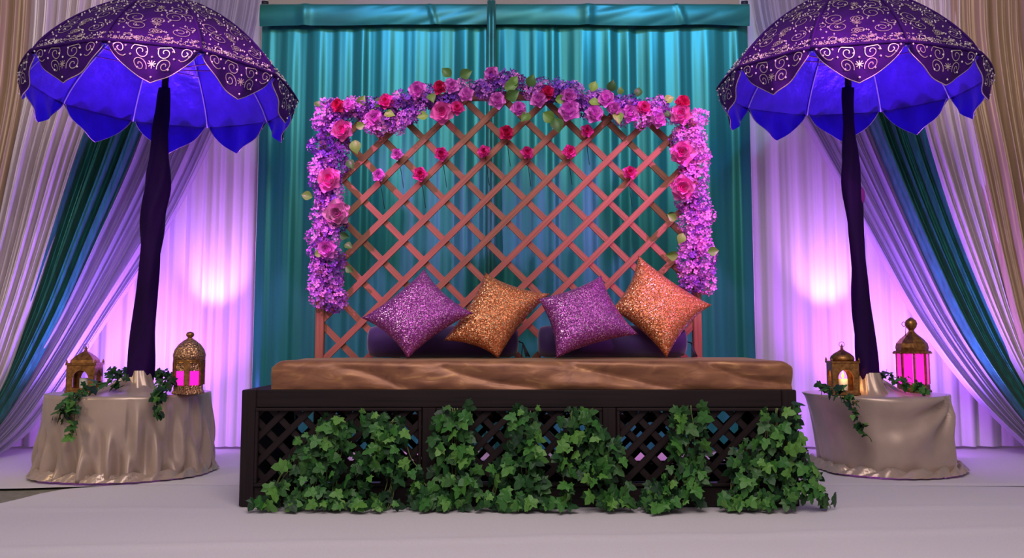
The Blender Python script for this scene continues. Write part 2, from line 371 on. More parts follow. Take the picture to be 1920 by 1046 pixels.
RTa = V((1570, -40), (1587, 60), (1610, 160), (1654, 285), (1738, 480), (1818, 640), (1916, 780), (1985, 860))
RTb = V((1690, -40), (1700, 60), (1722, 160), (1752, 285), (1820, 480), (1888, 640), (1958, 765), (2030, 860))
drape('teal_swept_drape', 'bright teal and green satin drape swept aside near the tall pink glass lantern', GS, RTa, RTb, 6.14, 5.84, 6, 0.085, 42, tealsw_m, nu=140)
RSa = V((1680, -40), (1692, 60), (1716, 160), (1747, 285), (1815, 480), (1884, 640), (1953, 765), (2025, 860))
RSb = V((1806, -40), (1806, 60), (1815, 160), (1838, 285), (1880, 480), (1922, 640), (1975, 765), (2050, 860))
drape('silver_drape', 'silvery lilac satin drape swept aside next to the bright teal satin drape', GS, RSa, RSb, 6.10, 5.80, 6, 0.075, 43, silver_dr, nu=150)
RCa = V((1786, -40), (1790, 60), (1804, 160), (1830, 285), (1872, 480), (1914, 640), (1967, 765), (2045, 860))
RCb = V((2080, -40), (2080, 60), (2085, 160), (2090, 285), (2100, 480), (2110, 640), (2120, 765), (2140, 860))
drape('champagne_drape', 'brown champagne drape in narrow pleats edging the silvery drape by the pink lantern', GS, RCa, RCb, 6.06, 5.76, 15, 0.07, 44, champ_dr, nu=220)
# pipe stand that carries the drapes
st = thing('drape_stand', (0, 6.24, 0.02), 'white pipe stand carrying the drapes, its bar above the teal backdrop', 'drape stand')
vs, fs = [], []; tube(vs, fs, [(-3.6, -0.02, 3.06), (3.6, -0.02, 3.06)], 0.022, 10); link('crossbar', mesh(vs, fs), st, pearl_m)
for xx in (x0-0.005, x2+0.005):
    vs, fs = [], []; tube(vs, fs, [(xx, -0.035, 0.0), (xx, -0.035, 3.04)], 0.017, 10); link('upright', mesh(vs, fs), st, pearl_m)
    for zz in (2.80, 2.90):
        vs, fs = [], []; tube(vs, fs, [(xx, -0.035, zz), (xx, -0.035, zz+0.03)], 0.023, 10); link('clamp', mesh(vs, fs), st, cord_m)

# ------------------------------------------------------------------ bench
Y0 = ground(960, 957).y; BX0 = at(447, 957, Y0).x; BX1 = at(1500, 957, Y0).x; BZ = at(960, 731, Y0).z; BD = 0.74
ZF = 0.016
bench = thing('daybed_bench', ((BX0+BX1)/2, Y0+BD/2, ZF), 'long low dark wooden bench with lattice panels, ivy hanging on its front', 'bench')
BW = BX1-BX0; HB = BZ-ZF
bx('seat_board', (0, 0, HB-0.012), (BW-2*0.0355, BD-2*0.0355, 0.024), dark_m, bench)
rail_t, rail_b, sw, mid = 0.074, 0.082, 0.062, 0.060; TH = 0.035
pw = (BW-2*sw-2*mid)/3; ph0, ph1 = rail_b, HB-rail_t
def slats(parent, cx, w, z0, z1, y, step, sw_, th, mat, name='slat', dirs=(1, -1), off=0.0):
    for d in dirs:
        yy = y-(0.5*th)*d
        h = z1-z0; c = -h+off
        while c < w:
            # line x = c + (z-z0) for d=1 ; mirrored for d=-1
            zA = max(0, -c); zB = min(h, w-c)
            if zB-zA > 0.03:
                xA, xB = c+zA, c+zB
                if d < 0: xA, xB = w-xA, w-xB
                L = math.hypot(xB-xA, zB-zA)
                ang = math.atan2(zB-zA, xB-xA)
                rot = Matrix.Rotation(-ang, 3, 'Y')
                vs, fs = [], []; box(vs, fs, (0, 0, 0), (L, th, sw_))
                o = link(name, bevel_mesh(vs, fs, 0), parent, mat); o.location = (cx-w/2+(xA+xB)/2, yy, z0+(zA+zB)/2); o.rotation_euler = (0, -ang, 0)
            c += step
for side, y in (('front', -BD/2+TH/2), ('back', BD/2-TH/2)):
    for x in (-BW/2+sw/2, BW/2-sw/2): bx('stile', (x, y, HB/2), (sw, TH, HB), dark_v, bench)
    bx('rail', (0, y, HB-rail_t/2), (BW-2*sw, TH, rail_t), dark_m, bench)
    bx('rail', (0, y, rail_b/2), (BW-2*sw, TH, rail_b), dark_m, bench)
    for k in range(3):
        cx = -BW/2+sw+pw/2+k*(pw+mid)
        if k < 2: bx('stile', (cx+pw/2+mid/2, y, (ph0+ph1)/2), (mid, TH, ph1-ph0), dark_v, bench)
        lp = bpy.data.objects.new('lattice_panel', None); C.objects.link(lp); lp.parent = bench
        # moulding frame as the panel's own mesh
        vs, fs = [], []; mw = 0.014; yy = -TH/2-0.004 if side == 'front' else TH/2+0.004
        box(vs, fs, (0, yy, ph1-mw/2), (pw, 0.016, mw)); box(vs, fs, (0, yy, ph0+mw/2), (pw, 0.016, mw))
        box(vs, fs, (-pw/2+mw/2, yy, (ph0+ph1)/2), (mw, 0.016, ph1-ph0-2*mw)); box(vs, fs, (pw/2-mw/2, yy, (ph0+ph1)/2), (mw, 0.016, ph1-ph0-2*mw))
        me = bevel_mesh(vs, fs, 0.003); bpy.data.objects.remove(lp); lp = link('lattice_panel', me, bench, dark_m); lp.location = (cx, y, 0)
        slats(lp, 0, pw, ph0, ph1, 0, 0.103, 0.026, 0.009, dark_m, off=0.03)
for x in (-BW/2+TH/2, BW/2-TH/2):
    bx('side_board', (x, 0, HB/2), (TH, BD-2*TH, HB), dark_m, bench)

# mattress
MX0 = at(509, 700, Y0+0.03).x; MX1 = at(1486, 700, Y0+0.02).x; MZ1 = at(960, 676, Y0+0.05).z
def mattress():
    L = MX1-MX0; Dp = 0.72; Hh = MZ1-BZ-0.001; rc = 0.022; nx = 260
    prof = []
    pts = [(Dp/2, 0), (Dp/2, Hh*0.3), (Dp/2, Hh*0.6), (Dp/2, Hh-rc), (Dp/2-rc*0.3, Hh-rc*0.3), (Dp/2-rc, Hh)]
    for k in range(1, 12): pts.append((Dp/2-rc-(Dp-2*rc)*k/12, Hh))
    pts += [(-Dp/2+rc, Hh), (-Dp/2+rc*0.3, Hh-rc*0.3)]
    for k in range(12): pts.append((-Dp/2, (Hh-rc)*(1-k/12.0)))
    pts.append((-Dp/2, 0))
    def fn(u, v):
        x = -L/2+L*u; i = v*(len(pts)-1); a = pts[int(i)]; b = pts[min(int(i)+1, len(pts)-1)]; q = i-int(i)
        y = a[0]+(b[0]-a[0])*q; z = a[1]+(b[1]-a[1])*q
        e = min(u, 1-u)*L
        if y < 0 and z < Hh-0.003:
            s = x*7+z*26+1.6*nz(x*2, z*5, 5)
            amt = 0.4+0.6*min(1, max(0, (x+0.5)/0.6))
            y += -0.030*amt*(abs(math.sin(s*0.8))**0.7-0.5)*min(1, z/0.02)-0.006*nz(x*9, z*25, 2)
        if z > Hh-0.004: z += 0.004*nz(x*3, y*5, 1)
        if e < 0.05:   # chamfered rounded ends
            k = 1-e/0.05; z -= max(0, z-0.6*Hh)*0.55*k*k*(1 if x < 0 else 0.8); y *= 1-0.03*k
        return (x, y, z)
    vs, fs = grid(nx, len(pts)-1, fn); n = nx+1
    fs.append(tuple(j*n for j in range(len(pts)))); fs.append(tuple(j*n+nx for j in range(len(pts)))[::-1])
    return mesh(vs, fs)
mo = link('mattress', mattress(), None, mat_m); mo.location = ((MX0+MX1)/2, Y0+0.02+0.36, BZ+0.001)
tag(mo, 'flat mattress in wrinkled golden brown velvet lying on the dark bench', 'mattress')

# ------------------------------------------------------------------ trellis
YTR = Y0+BD+0.055
TX0 = at(600, 640, YTR).x; TX1 = at(1307, 640, YTR).x
TC = (TX0+TX1)/2; TW = TX1-TX0; ZC = at(620, 232, YTR).z; ZA = at(930, 180, YTR).z
tre = thing('trellis', (TC, YTR, ZF), 'arched cedar garden trellis of crossed slats standing behind the bench', 'trellis')
def topz(x):  # local arch
    q = min(1, abs(x)/(TW/2)); return (ZC+(ZA-ZC)*math.sqrt(max(0, 1-q*q))**1.3)-ZF
for s in (-1, 1): bx('post', (s*TW/2, 0, (ZC-ZF)/2), (0.044, 0.044, ZC-ZF), post_m, tre)
vs, fs = [], []
for k in range(25):
    x = -TW/2+TW*k/24; z = topz(x)
    for dy, dz in ((-0.02, 0), (0.02, 0), (0.02, 0.04), (-0.02, 0.04)): vs.append((x, dy, z+dz-0.02))
for k in range(24):
    for j in range(4): fs.append((k*4+j, k*4+(j+1) % 4, k*4+4+(j+1) % 4, k*4+4+j))
fs += [(0, 1, 2, 3), (99, 98, 97, 96)]
link('arch_rail', bevel_mesh(vs, fs, 0), tre, wood_m)
bx('bottom_rail', (0, 0, 0.30), (TW-0.044, 0.03, 0.04), wood_m, tre)
pz = at(960, 398, YTR).z-ZF
def lat(d, xs):
    for px in xs:
        xr = at(px, 398, YTR).x-TC
        # walk along the line x = xr + d*(z-pz) and keep the inside piece
        good = []
        for i in range(0, 2600):
            z = 0.33+i*0.001; x = xr+d*(z-pz)
            if abs(x) < TW/2-0.01 and z < topz(x): good.append(z)
        if len(good) < 60: continue
        zA, zB = good[0], good[-1]; L = (zB-zA)*math.sqrt(2)
        vs, fs = [], []; box(vs, fs, (0, 0, 0), (L, 0.014, 0.032))
        o = link('slat', bevel_mesh(vs, fs, 0.0015), tre, wood_m)
        o.location = (xr+d*((zA+zB)/2-pz), -0.0075*d, (zA+zB)/2); o.rotation_euler = (0, -d*PI/4, 0)
lat(1, [579+77.2*k for k in range(-4, 14)])
lat(-1, [704+76.3*k for k in range(-6, 13)])

# ------------------------------------------------------------------ flowers
def petal(w, l, curl, cup, n=4):
    def fn(u, v):
        a = (u-0.5)*2; wd = w*math.sin(min(1, v*1.15+0.12)*PI*0.62)**0.8
        return (a*wd*(1 if v < 0.8 else 1-0.5*((v-0.8)/0.2)**2), l*v - 0.18*l*abs(a)**2*v, cup*l*(a*a*0.7*v)+curl*l*v*v)
    return grid(n, n, fn)
def petal_mesh(w, l, curl, cup):
    vs, fs = petal(w, l, curl, cup); return mesh(vs, fs)
ROSE_P = {}
def rose_parts(col):
    """unit rose (radius 1) looking along +Z: outer/mid/inner petals as shared meshes and a coiled heart"""
    if col in ROSE_P: return ROSE_P[col]
    out = []
    for (l, w, curl, cup, mt) in ((0.95, 0.52, 0.20, 0.35, 0), (0.80, 0.48, 0.55, 0.45, 0), (0.62, 0.42, 0.9, 0.5, 0)):
        me = petal_mesh(w, l, curl, cup); me.materials.append(fl[col]); out.append(me)
    vs, fs = [], []
    for k in range(26):
        t = k/25; a = t*4.6*PI; r = 0.06+0.26*t; hh = 0.62-0.10*t
        for q, (dr, z) in enumerate(((0.0, 0.1), (0.03, hh*0.6), (0.0, hh))): vs.append(((r+dr)*math.cos(a), (r+dr)*math.sin(a), z))
    for k in range(25):
        for q in range(2): fs.append((k*3+q, (k+1)*3+q, (k+1)*3+q+1, k*3+q+1))
    me = mesh(vs, fs); me.materials.append(fl[{'blush': 'pink', 'pink': 'red', 'mauve': 'mauve', 'orchid': 'orchid', 'red': 'red'}.get(col, col)]); out.append(me)
    ROSE_P[col] = out; return out
def rose(root, rad, col, rr, n=(5, 5, 4)):
    pm = rose_parts(col)
    for ring, cnt in enumerate(n):
        for k in range(cnt):
            o = bpy.data.objects.new('petal', pm[ring]); C.objects.link(o); o.parent = root
            a = 2*PI*(k+0.5*ring)/cnt+rr.uniform(-0.15, 0.15)
            o.location = (0, 0, 0.02*rad+0.10*rad*ring); s = rad*rr.uniform(0.92, 1.08); o.scale = (s, s, s)
            o.rotation_euler = Euler((rr.uniform(-0.12, 0.12)+0.12*ring, 0, a), 'XYZ')
    o = bpy.data.objects.new('heart', pm[3]); C.objects.link(o); o.parent = root; o.scale = (rad*1.05,)*3
    o.location = (0, 0, 0.12*rad); o.rotation_euler = (0, 0, rr.uniform(0, 6))
def face(o, d, roll=0.0):
    q = Vector(d).normalized().to_track_quat('Z', 'Y'); o.rotation_mode = 'QUATERNION'
    o.rotation_quaternion = q @ Euler((0, 0, roll)).to_quaternion()
# floret clusters: many four-petalled blossoms on a rounded head
CL = {}
def cluster_mesh(cols, seed, n=46):
    rr = random.Random(seed); vs, fs, mi = [], [], []
    for k in range(n):
        zz = 1-2*(k+0.5)/n; a = k*2.39996
        d = Vector((math.sqrt(1-zz*zz)*math.cos(a), math.sqrt(1-zz*zz)*math.sin(a), zz))
        c = d*rr.uniform(0.72, 1.08); dn = (d+Vector((rr.uniform(-.5, .5), rr.uniform(-.5, .5), rr.uniform(-.5, .5)))).normalized()
        q = dn.to_track_quat('Z', 'Y'); s = rr.uniform(0.22, 0.34); r0 = rr.uniform(0, 6); m_ = rr.choices(range(len(cols)), [3, 2, 1][:len(cols)])[0]
        for p in range(4):
            b = len(vs); an = r0+p*PI/2
            e1 = Vector((math.cos(an), math.sin(an), 0)); e2 = Vector((-math.sin(an), math.cos(an), 0)); up = Vector((0, 0, 1))
            for (l, ww, z) in ((0.05, 0, 0), (0.6, 0.42, 0.12), (1.0, 0.15, 0.35), (1.0, -0.15, 0.35), (0.6, -0.42, 0.12)):
                vs.append(c+q @ ((e1*l+e2*ww+up*z)*s))
            fs.append((b, b+1, b+4)); fs.append((b+1, b+2, b+3, b+4)); mi += [m_, m_]
    me = mesh(vs, fs, False)
    for cn in cols: me.materials.append(fl[cn])
    me.polygons.foreach_set('material_index', mi); return me
for i, (nm, cols) in enumerate((('v', ('violet', 'lilac', 'plum')), ('l', ('lilac', 'orchid', 'violet')), ('o', ('orchid', 'lilac', 'blush')), ('p', ('plum', 'violet', 'lilac')))):
    CL[nm] = [cluster_mesh(cols, 100+i*10+k) for k in range(3)]
def leaf_mesh(kind):
    if kind == 'rose':
        def fn(u, v):
            a = (u-0.5)*2; wd = 0.40*math.sin(PI*min(1, v**0.8))**1.15*(1+0.10*math.sin(v*38))
            return (a*wd, v, 0.22*abs(a)*wd*2+0.12*math.sin(v*3))
        vs, fs = grid(4, 12, fn); return mesh(vs, fs)
    # ivy: five lobes, folded along the midrib
    pts = [(0, 0), (0.20, -0.10), (0.42, -0.02), (0.36, 0.16), (0.56, 0.36), (0.28, 0.46), (0.24, 0.72), (0, 1.0)]
    vs = [(0, 0, 0), (0, 0.35, 0.05), (0, 1.0, -0.06)]; fs = []
    R_ = []
    for s in (1, -1):
        ids = [0]
        for (x, y) in pts[1:-1]:
            vs.append((s*x, y, 0.10*x-0.10*max(0, y-0.5)-(0.12 if x > 0.5 else 0))); ids.append(len(vs)-1)
        ids.append(2)
        for a, b in zip(ids, ids[1:]): fs.append((1, a, b) if s > 0 else (1, b, a))
    return mesh(vs, fs, False)
rose_leaf = []
for m_ in (leafd_m, leafl_m): me = leaf_mesh('rose'); me.materials.append(m_); rose_leaf.append(me)
ivy_leaf = []
for m_ in ivy_ms: me = leaf_mesh('ivy'); me.materials.append(m_); ivy_leaf.append(me)

YG = YTR-0.05
gar = thing('flower_garland', (TC, YTR, ZC), 'garland of purple blossoms, pink roses and leaves round the trellis arch', 'garland')
rr = random.Random(5)
def gput(o, px, py, dy=0.0):
    p = at(px, py, YG+dy); o.location = p-Vector((TC, YTR, ZC)); return o
stemline = [(612, 585), (608, 470), (612, 340), (622, 230), (680, 205), (760, 196), (850, 176), (925, 158), (1000, 166), (1080, 186), (1160, 200), (1240, 208), (1284, 226), (1288, 340), (1300, 450), (1298, 545)]
vs, fs = [], []; tube(vs, fs, [at(*cr(stemline, k/60)[:2], YTR-0.03)-Vector((TC, YTR, ZC)) for k in range(61)] if False else [at(cr([(a, b, 0) for a, b in stemline], k/60).x, cr([(a, b, 0) for a, b in stemline], k/60).y, YTR-0.032)-Vector((TC, YTR, ZC)) for k in range(61)], 0.008, 6)
link('vine', mesh(vs, fs), gar, leafd_m)
def cl(px, py, k, r, dy=0.0):
    o = link('blossom_cluster', rr.choice(CL[k]), gar); gput(o, px, py, dy-0.01); o.rotation_euler = (rr.uniform(0, 6), rr.uniform(0, 6), rr.uniform(0, 6)); s = r*0.00266
    o.scale = (s, s*0.85, s*rr.uniform(0.9, 1.1))
# strand down the side over the purple sequin cushion
y = 205
while y < 575:
    for x in ((606, 632) if y < 330 else (600, 624)):
        k = rr.choices(['v', 'l', 'p'], [5, 3, 2 if 270 < y < 330 else 1])[0]
        cl(x+rr.uniform(-8, 8), y+rr.uniform(-6, 6), k, rr.uniform(17, 23), rr.uniform(-0.02, 0.02))
    y += 22
cl(628, 575, 'v', 15); cl(598, 232, 'l', 15)
y = 225
while y < 548:
    x0_ = 1278+(y-225)*0.07
    for x in (x0_, x0_+25):
        k = rr.choices(['o', 'l', 'v'], [6, 3, 1 if y < 300 else 0.3])[0]
        cl(x+rr.uniform(-8, 8), y+rr.uniform(-6, 6), k, rr.uniform(16, 23), rr.uniform(-0.02, 0.02))
    y += 22
top = [(620, 208), (670, 208), (730, 205), (790, 192), (850, 178), (920, 160), (985, 163), (1050, 178), (1110, 192), (1170, 203), (1230, 210), (1275, 218)]
for k in range(44):
    q = cr([(a, b, 0) for a, b in top], k/43)
    kind = rr.choices(['v', 'p', 'l', 'o'], [3, 2, 3, 1.5] if q.x < 960 else [2, 2, 2, 3])[0]
    cl(q.x+rr.uniform(-6, 6), q.y+rr.uniform(-15, 22 if (700 < q.x < 790 or 1080 < q.x < 1240) else 10), kind, rr.uniform(15, 21), rr.uniform(-0.015, 0.02))
for (x, y_, k) in ((680, 202, 'p'), (708, 200, 'p'), (740, 198, 'v'), (760, 190, 'p'), (1090, 192, 'p'), (1160, 196, 'p'), (1240, 203, 'p'), (800, 185, 'v'), (695, 232, 'o'), (712, 238, 'o'), (728, 228, 'l'), (745, 235, 'l'), (755, 222, 'l'), (770, 215, 'v'), (785, 205, 'v'), (905, 165, 'v'), (925, 148, 'v'), (950, 148, 'v'), (1015, 158, 'v'), (1045, 163, 'v'), (1070, 170, 'v'), (1180, 212, 'o'), (1205, 225, 'o'), (1225, 215, 'o'), (1112, 214, 'o'), (1300, 255, 'o'), (1305, 275, 'o')):
    cl(x, y_, k, 17, -0.03)
roses = [(635, 199, 13, 'red'), (643, 246, 20, 'blush'), (656, 200, 12, 'orchid'), (725, 194, 15, 'pink'), (783, 170, 16, 'orchid'), (825, 166, 13, 'red'), (846, 163, 14, 'orchid'),
 (829, 211, 20, 'blush'), (857, 204, 13, 'pink'), (876, 180, 14, 'orchid'), (931, 190, 15, 'orchid'), (922, 140, 14, 'orchid'), (620, 341, 22, 'blush'), (634, 402, 24, 'mauve'), (614, 467, 17, 'orchid'),
 (973, 206, 14, 'orchid'), (1027, 175, 13, 'red'), (1011, 188, 15, 'orchid'), (1068, 210, 20, 'orchid'), (1066, 183, 16, 'orchid'), (1137, 188, 16, 'orchid'), (1206, 206, 14, 'pink'), (1181, 214, 17, 'orchid'),
 (1112, 216, 17, 'orchid'), (1278, 195, 14, 'red'), (1277, 218, 20, 'blush'), (1278, 290, 22, 'blush'), (1278, 354, 22, 'blush'), (1231, 226, 16, 'orchid'), (702, 224, 17, 'orchid'), (1153, 206, 13, 'orchid')]
for (x, y_, r, c) in roses:
    root = bpy.data.objects.new('rose', None); C.objects.link(root); root.parent = gar; root.empty_display_size = 0.02
    gput(root, x, y_, -0.055); face(root, (rr.uniform(-0.35, 0.35), -1, rr.uniform(-0.1, 0.35)), rr.uniform(0, 6)); rose(root, r*0.00272*1.22, c, rr)
for (x, y_, ang, s, k) in ((862, 143, 0.4, 26, 0), (846, 144, 2.4, 24, 0), (673, 197, 1.0, 22, 1), (698, 196, 0.0, 26, 0), (690, 212, -0.2, 20, 1), (665, 262, -1.4, 28, 1), (667, 238, 0.3, 20, 1), (586, 370, 2.9, 22, 1),
  (806, 176, -1.2, 22, 1), (803, 217, 3.3, 22, 1), (945, 165, 0.2, 28, 1), (948, 184, 0.5, 30, 0), (957, 160, 0.9, 22, 1), (991, 163, 1.2, 26, 0), (1018, 211, -0.6, 30, 1), (1040, 221, -1.3, 32, 0), (1109, 172, 1.2, 22, 1),
  (1143, 172, 1.3, 24, 0), (1163, 178, 1.6, 16, 1), (1195, 182, 1.4, 20, 0), (1104, 190, -0.4, 22, 1), (1041, 187, 0.1, 22, 1), (1156, 210, -1.4, 26, 1), (1245, 192, 0.5, 22, 1), (994, 214, 3.9, 24, 1),
  (1268, 412, 2.6, 20, 1), (1281, 437, -2.0, 22, 1), (1272, 478, 3.1, 24, 1), (1326, 472, 0.1, 22, 1), (590, 478, 0.3, 18, 1), (636, 438, -0.3, 20, 0), (646, 458, -0.5, 18, 0), (648, 500, -0.6, 18, 0), (1266, 400, 3.4, 18, 0), (652, 300, -1.0, 22, 0), (720, 214, -0.2, 22, 1), (1242, 213, -0.4, 18, 0), (600, 200, 2.4, 16, 0)):
    o = link('leaf', rose_leaf[k], gar); gput(o, x, y_, -0.06); s *= 0.00272; o.scale = (s, s, s)
    # leaf lies in the XZ plane, pointing along ang, tilted a little
    Mx = Matrix.Rotation(rr.uniform(-0.5, 0.5), 3, 'X') @ Matrix.Rotation(-(ang-PI/2), 3, 'Y') @ Matrix.Rotation(PI/2, 3, 'X')
    o.rotation_mode = 'QUATERNION'; o.rotation_quaternion = Mx.to_quaternion()
# single roses wired to the lattice
LR = [(949, 249, 15, 'red', 'red rose wired to the lattice just under the peak of the arch'), (909, 285, 13, 'pink', 'pink rose beside the red peak rose, on the side of the violet garland strand'),
 (988, 287, 13, 'pink', 'pink rose beside the red peak rose, on the side of the magenta garland strand'), (828, 289, 14, 'pink', 'pink rose on the lattice below the large rose pair of the arch'), (746, 290, 12, 'orchid', 'small lilac pink rose on the lattice below a hanging purple blossom cluster'),
 (710, 330, 13, 'orchid', 'lilac pink rose on the lattice nearest the violet garland strand'), (788, 328, 14, 'pink', 'hot pink rose, lowest lattice rose on the side of the violet garland strand'), (1066, 284, 14, 'pink', 'pink rose on the lattice below the wide orchid rose of the arch'),
 (1099, 246, 13, 'pink', 'hot pink rose on the lattice tucked close under the flowers of the arch'), (1180, 325, 14, 'pink', 'hot pink rose, lowest lattice rose on the side of the magenta garland strand')]
for (x, y_, r, c, lab) in LR:
    p = at(x, y_, YTR-0.045); root = thing('rose', p, lab, 'rose', 'roses wired to the lattice'); face(root, (rr.uniform(-0.3, 0.3), -1, rr.uniform(-0.1, 0.4)), rr.uniform(0, 6))
    rose(root, r*0.00272*1.1, c, rr, (5, 4, 4))
    qi = root.rotation_quaternion.inverted(); vs, fs = [], []
    pts = [Vector((0, 0.012, 0)), Vector((0.004, 0.03, -0.03)), Vector((0.012, 0.072, -0.09)), Vector((0.022, 0.078, -0.16))]
    tube(vs, fs, [qi @ v for v in pts], 0.0016, 5); link('wire_stem', mesh(vs, fs), root, cord_m)

# ------------------------------------------------------------------ cushions
ZM = MZ1+0.002
def cushion(name, label, corners, yb, lean, mat, thick, seed):
    cs = [at(px, py, yb) for px, py in corners]     # top, right, bottom, left
    low = min(c.z for c in cs)
    for c in cs: c.y = yb+(c.z-low)*lean
    dz = ZM+0.004-low
    cen = sum(cs, Vector())/4; nrm = (cs[1]-cs[3]).cross(cs[0]-cs[2]).normalized()
    if nrm.y > 0: nrm = -nrm
    n = 34
    def surf(sgn):
        def fn(u, v):
            s, t = u*2-1, v*2-1
            ks = 1-0.13*(1-t*t)*abs(s)**3; kt = 1-0.13*(1-s*s)*abs(t)**3
            a, b = (s*ks+1)/2, (t*kt+1)/2
            p = cs[0].lerp(cs[1], a).lerp(cs[3].lerp(cs[2], a), b)
            hgt = thick*((1-s**4)*(1-t**4))**0.62*(0.75+0.25*(1-s*s)*(1-t*t))
            hgt += 0.006*nz(s*2.2+seed, t*2.2, seed)*((1-s**2)*(1-t**2))
            return p+nrm*(hgt*sgn)+Vector((0, 0, dz))-cen
        return fn
    vs, fs = grid(n, n, surf(1)); v2, f2 = grid(n, n, surf(-1))
    b = len(vs); vs += v2; fs += [tuple(b+i for i in f[::-1]) for f in f2]
    me = mesh(vs, fs); bm = bmesh.new(); bm.from_mesh(me); bmesh.ops.remove_doubles(bm, verts=bm.verts, dist=0.0006); bmesh.ops.recalc_face_normals(bm, faces=bm.faces)
    zmin = min(v.co.z for v in bm.verts)+cen.z
    for v in bm.verts: v.co.z += ZM+0.001-zmin
    bm.to_mesh(me); bm.free(); me.polygons.foreach_set('use_smooth', [True]*len(me.polygons))
    o = link(name, me, None, mat); o.location = cen
    return tag(o, label, 'cushion', 'sequin cushions on the mattress')
YP = Y0+0.36
cushion('sequin_cushion', 'purple sequin cushion stood on its corner, before the end of a bolster', [(790, 501), (886, 588), (764, 674), (674, 597)], YP-0.05, 0.35, seq_purple, 0.075, 1)
cushion('sequin_cushion', 'copper sequin cushion between the two purple sequin cushions', [(909, 508), (1034, 550), (934, 673), (830, 640)], YP+0.06, 0.35, seq_gold, 0.075, 2)
cushion('sequin_cushion', 'purple sequin cushion between the two copper sequin cushions', [(1132, 514), (1200, 629), (1042, 674), (1010, 560)], YP-0.02, 0.35, seq_purple, 0.08, 3)
cushion('sequin_cushion', 'copper sequin cushion stood tall on its corner beside the magenta garland strand', [(1206, 474), (1342, 572), (1250, 673), (1150, 580)], YP+0.10, 0.35, seq_gold, 0.075, 4)
def bolster(label, xa_, xb_, tas):
    Yb = Y0+0.675; p0 = at(xa_, 640, Yb); p1 = at(xb_, 640, Yb); r = 0.078; L = p1.x-p0.x
    root = thing('bolster', (p0.x+L/2, Yb, ZM), label, 'bolster', 'violet bolsters behind the cushions')
    prof = [(0.012, -L/2), (0.05, -L/2+0.002), (r*0.9, -L/2+0.014), (r, -L/2+0.045), (r, 0), (r, L/2-0.045), (r*0.9, L/2-0.014), (0.05, L/2-0.002), (0.012, L/2)]
    vs, fs = lathe(prof, 32); vs = [(z, x, y+r) for x, y, z in vs]; link('cover', mesh(vs, fs), root, bolster_m)
    vs, fs = [], []
    for k in range(7):
        a = rr.uniform(-1, 1); e = tas*(L/2+0.002); sg = tas
        tube(vs, fs, [(e, 0, r), (e+sg*0.02, -0.03+a*0.02, r*0.9), (e+sg*(0.025+0.015*a), -0.05+a*0.03, r*0.4), (e+sg*(0.03+0.025*a), -0.06+a*0.04, 0.004)], 0.003, 5)
    link('tassel', mesh(vs, fs), root, cord_m)
bolster('violet velvet bolster with its tassel showing between a copper and a purple cushion', 690, 972, 1)
bolster('violet velvet bolster lying behind the tall copper cushion', 1008, 1286, 1)

# ------------------------------------------------------------------ round tables under satin
def table(label, cx, cy, rad, hgt, style):
    nu = 288; prof = []
    for k in range(13): prof.append(('top', k/12))
    for k in range(1, 27): prof.append(('side', k/26))
    for k in range(1, 9): prof.append(('pool', k/8))
    sd = 3.0 if style == 'left' else 9.0
    def fn(u, v):
        a = 2*PI*u; i = round(v*(len(prof)-1)); kind, t = prof[i]
        ca, sa = math.cos(a), math.sin(a)      # a=-90deg faces the camera
        fold = lambda n, ph: math.sin(a*n+ph+1.2*nz(ca*2, sa*2, sd))
        if kind == 'top':
            r = rad*t; mound = 0.075*math.exp(-(r/(rad*0.30))**2)
            z = hgt+mound*(1+0.25*fold(9, 0))+0.004*nz(ca*r*14, sa*r*14, sd)*(1-t)
        elif kind == 'side':
            z = hgt*(1-t)+0.02*t
            if t < 0.06: z -= 0.0
            if style == 'left':
                g = max(0, t-0.35)/0.65 if math.sin(a+0.6) < 0.2 and ca < 0.35 else t
                f1 = fold(23, t*3.2)+0.5*fold(37, -t*5)
                r = rad+0.010*t+0.034*g**0.9*f1*(1 if ca < 0.35 else 0.8)+0.012*math.sin(t*PI)*0.4
                if ca > 0.2: r += -0.004*t
            else:
                # smooth panel with swags pulled up to one gather at the far side; overhangs on the other
                d = a-(-PI/2+0.86); d = (d+PI) % (2*PI)-PI
                # folds fan out from the gather and bend away to the level
                ang = math.atan2(t*0.43+0.004, max(0.0, -d)*0.39+0.004); rho = math.hypot(t*0.43, max(0, -d)*0.39)
                sw = math.sin(ang*9.5+2.2*rho+0.6*nz(t*3, d*2, sd))
                r = rad+0.030*sw*min(1, rho*9)*math.exp(-(rho/0.42)**2)*(1 if d < 0 else max(0, 1-d*4))+0.03*math.exp(-(d/0.10)**2)*t+0.010*fold(16, 2)*t*(0.25 if sa < 0 else 1)
                r -= 0.10*t**0.6*max(0, -ca)**2*(1 if True else 0)
        else:
            r0 = rad+(0.0 if style == 'left' else -0.10*max(0, -ca)**2)
            w_ = (0.05 if style == 'left' else 0.06)*(1+0.5*nz(ca*2.5, sa*2.5, sd+2))
            r = r0+w_*t+0.006*fold(41, t*9)
            z = 0.018+0.032*math.sin(PI*min(1, t*1.05))*(1+0.7*fold(19, t*8))*0.8+0.006*math.sin(t*18+3*fold(7, 0))*(1-t)+0.004*(1-t)
            if t > 0.99: z = 0.017
        return (r*ca, r*sa, z)
    vs, fs = grid(nu, len(prof)-1, fn, True); o = link('tablecloth', mesh(vs, fs), None, cloth_m); o.location = (cx, cy, 0.0)
    tag(o, label, 'tablecloth'); return o
TLx = at(241, 800, 5.20).x; TRx = at(1642, 800, 5.35).x
ZTL = at(240, 744, 4.80).z; ZTR = at(1640, 745, 4.97).z
table('champagne satin cloth in ruffled folds over the round table with the filigree lantern', TLx, 5.20, 0.415, ZTL, 'left')
table('champagne satin cloth with smooth swags over the round table with the pink lantern', TRx, 5.35, 0.385, ZTR, 'right')

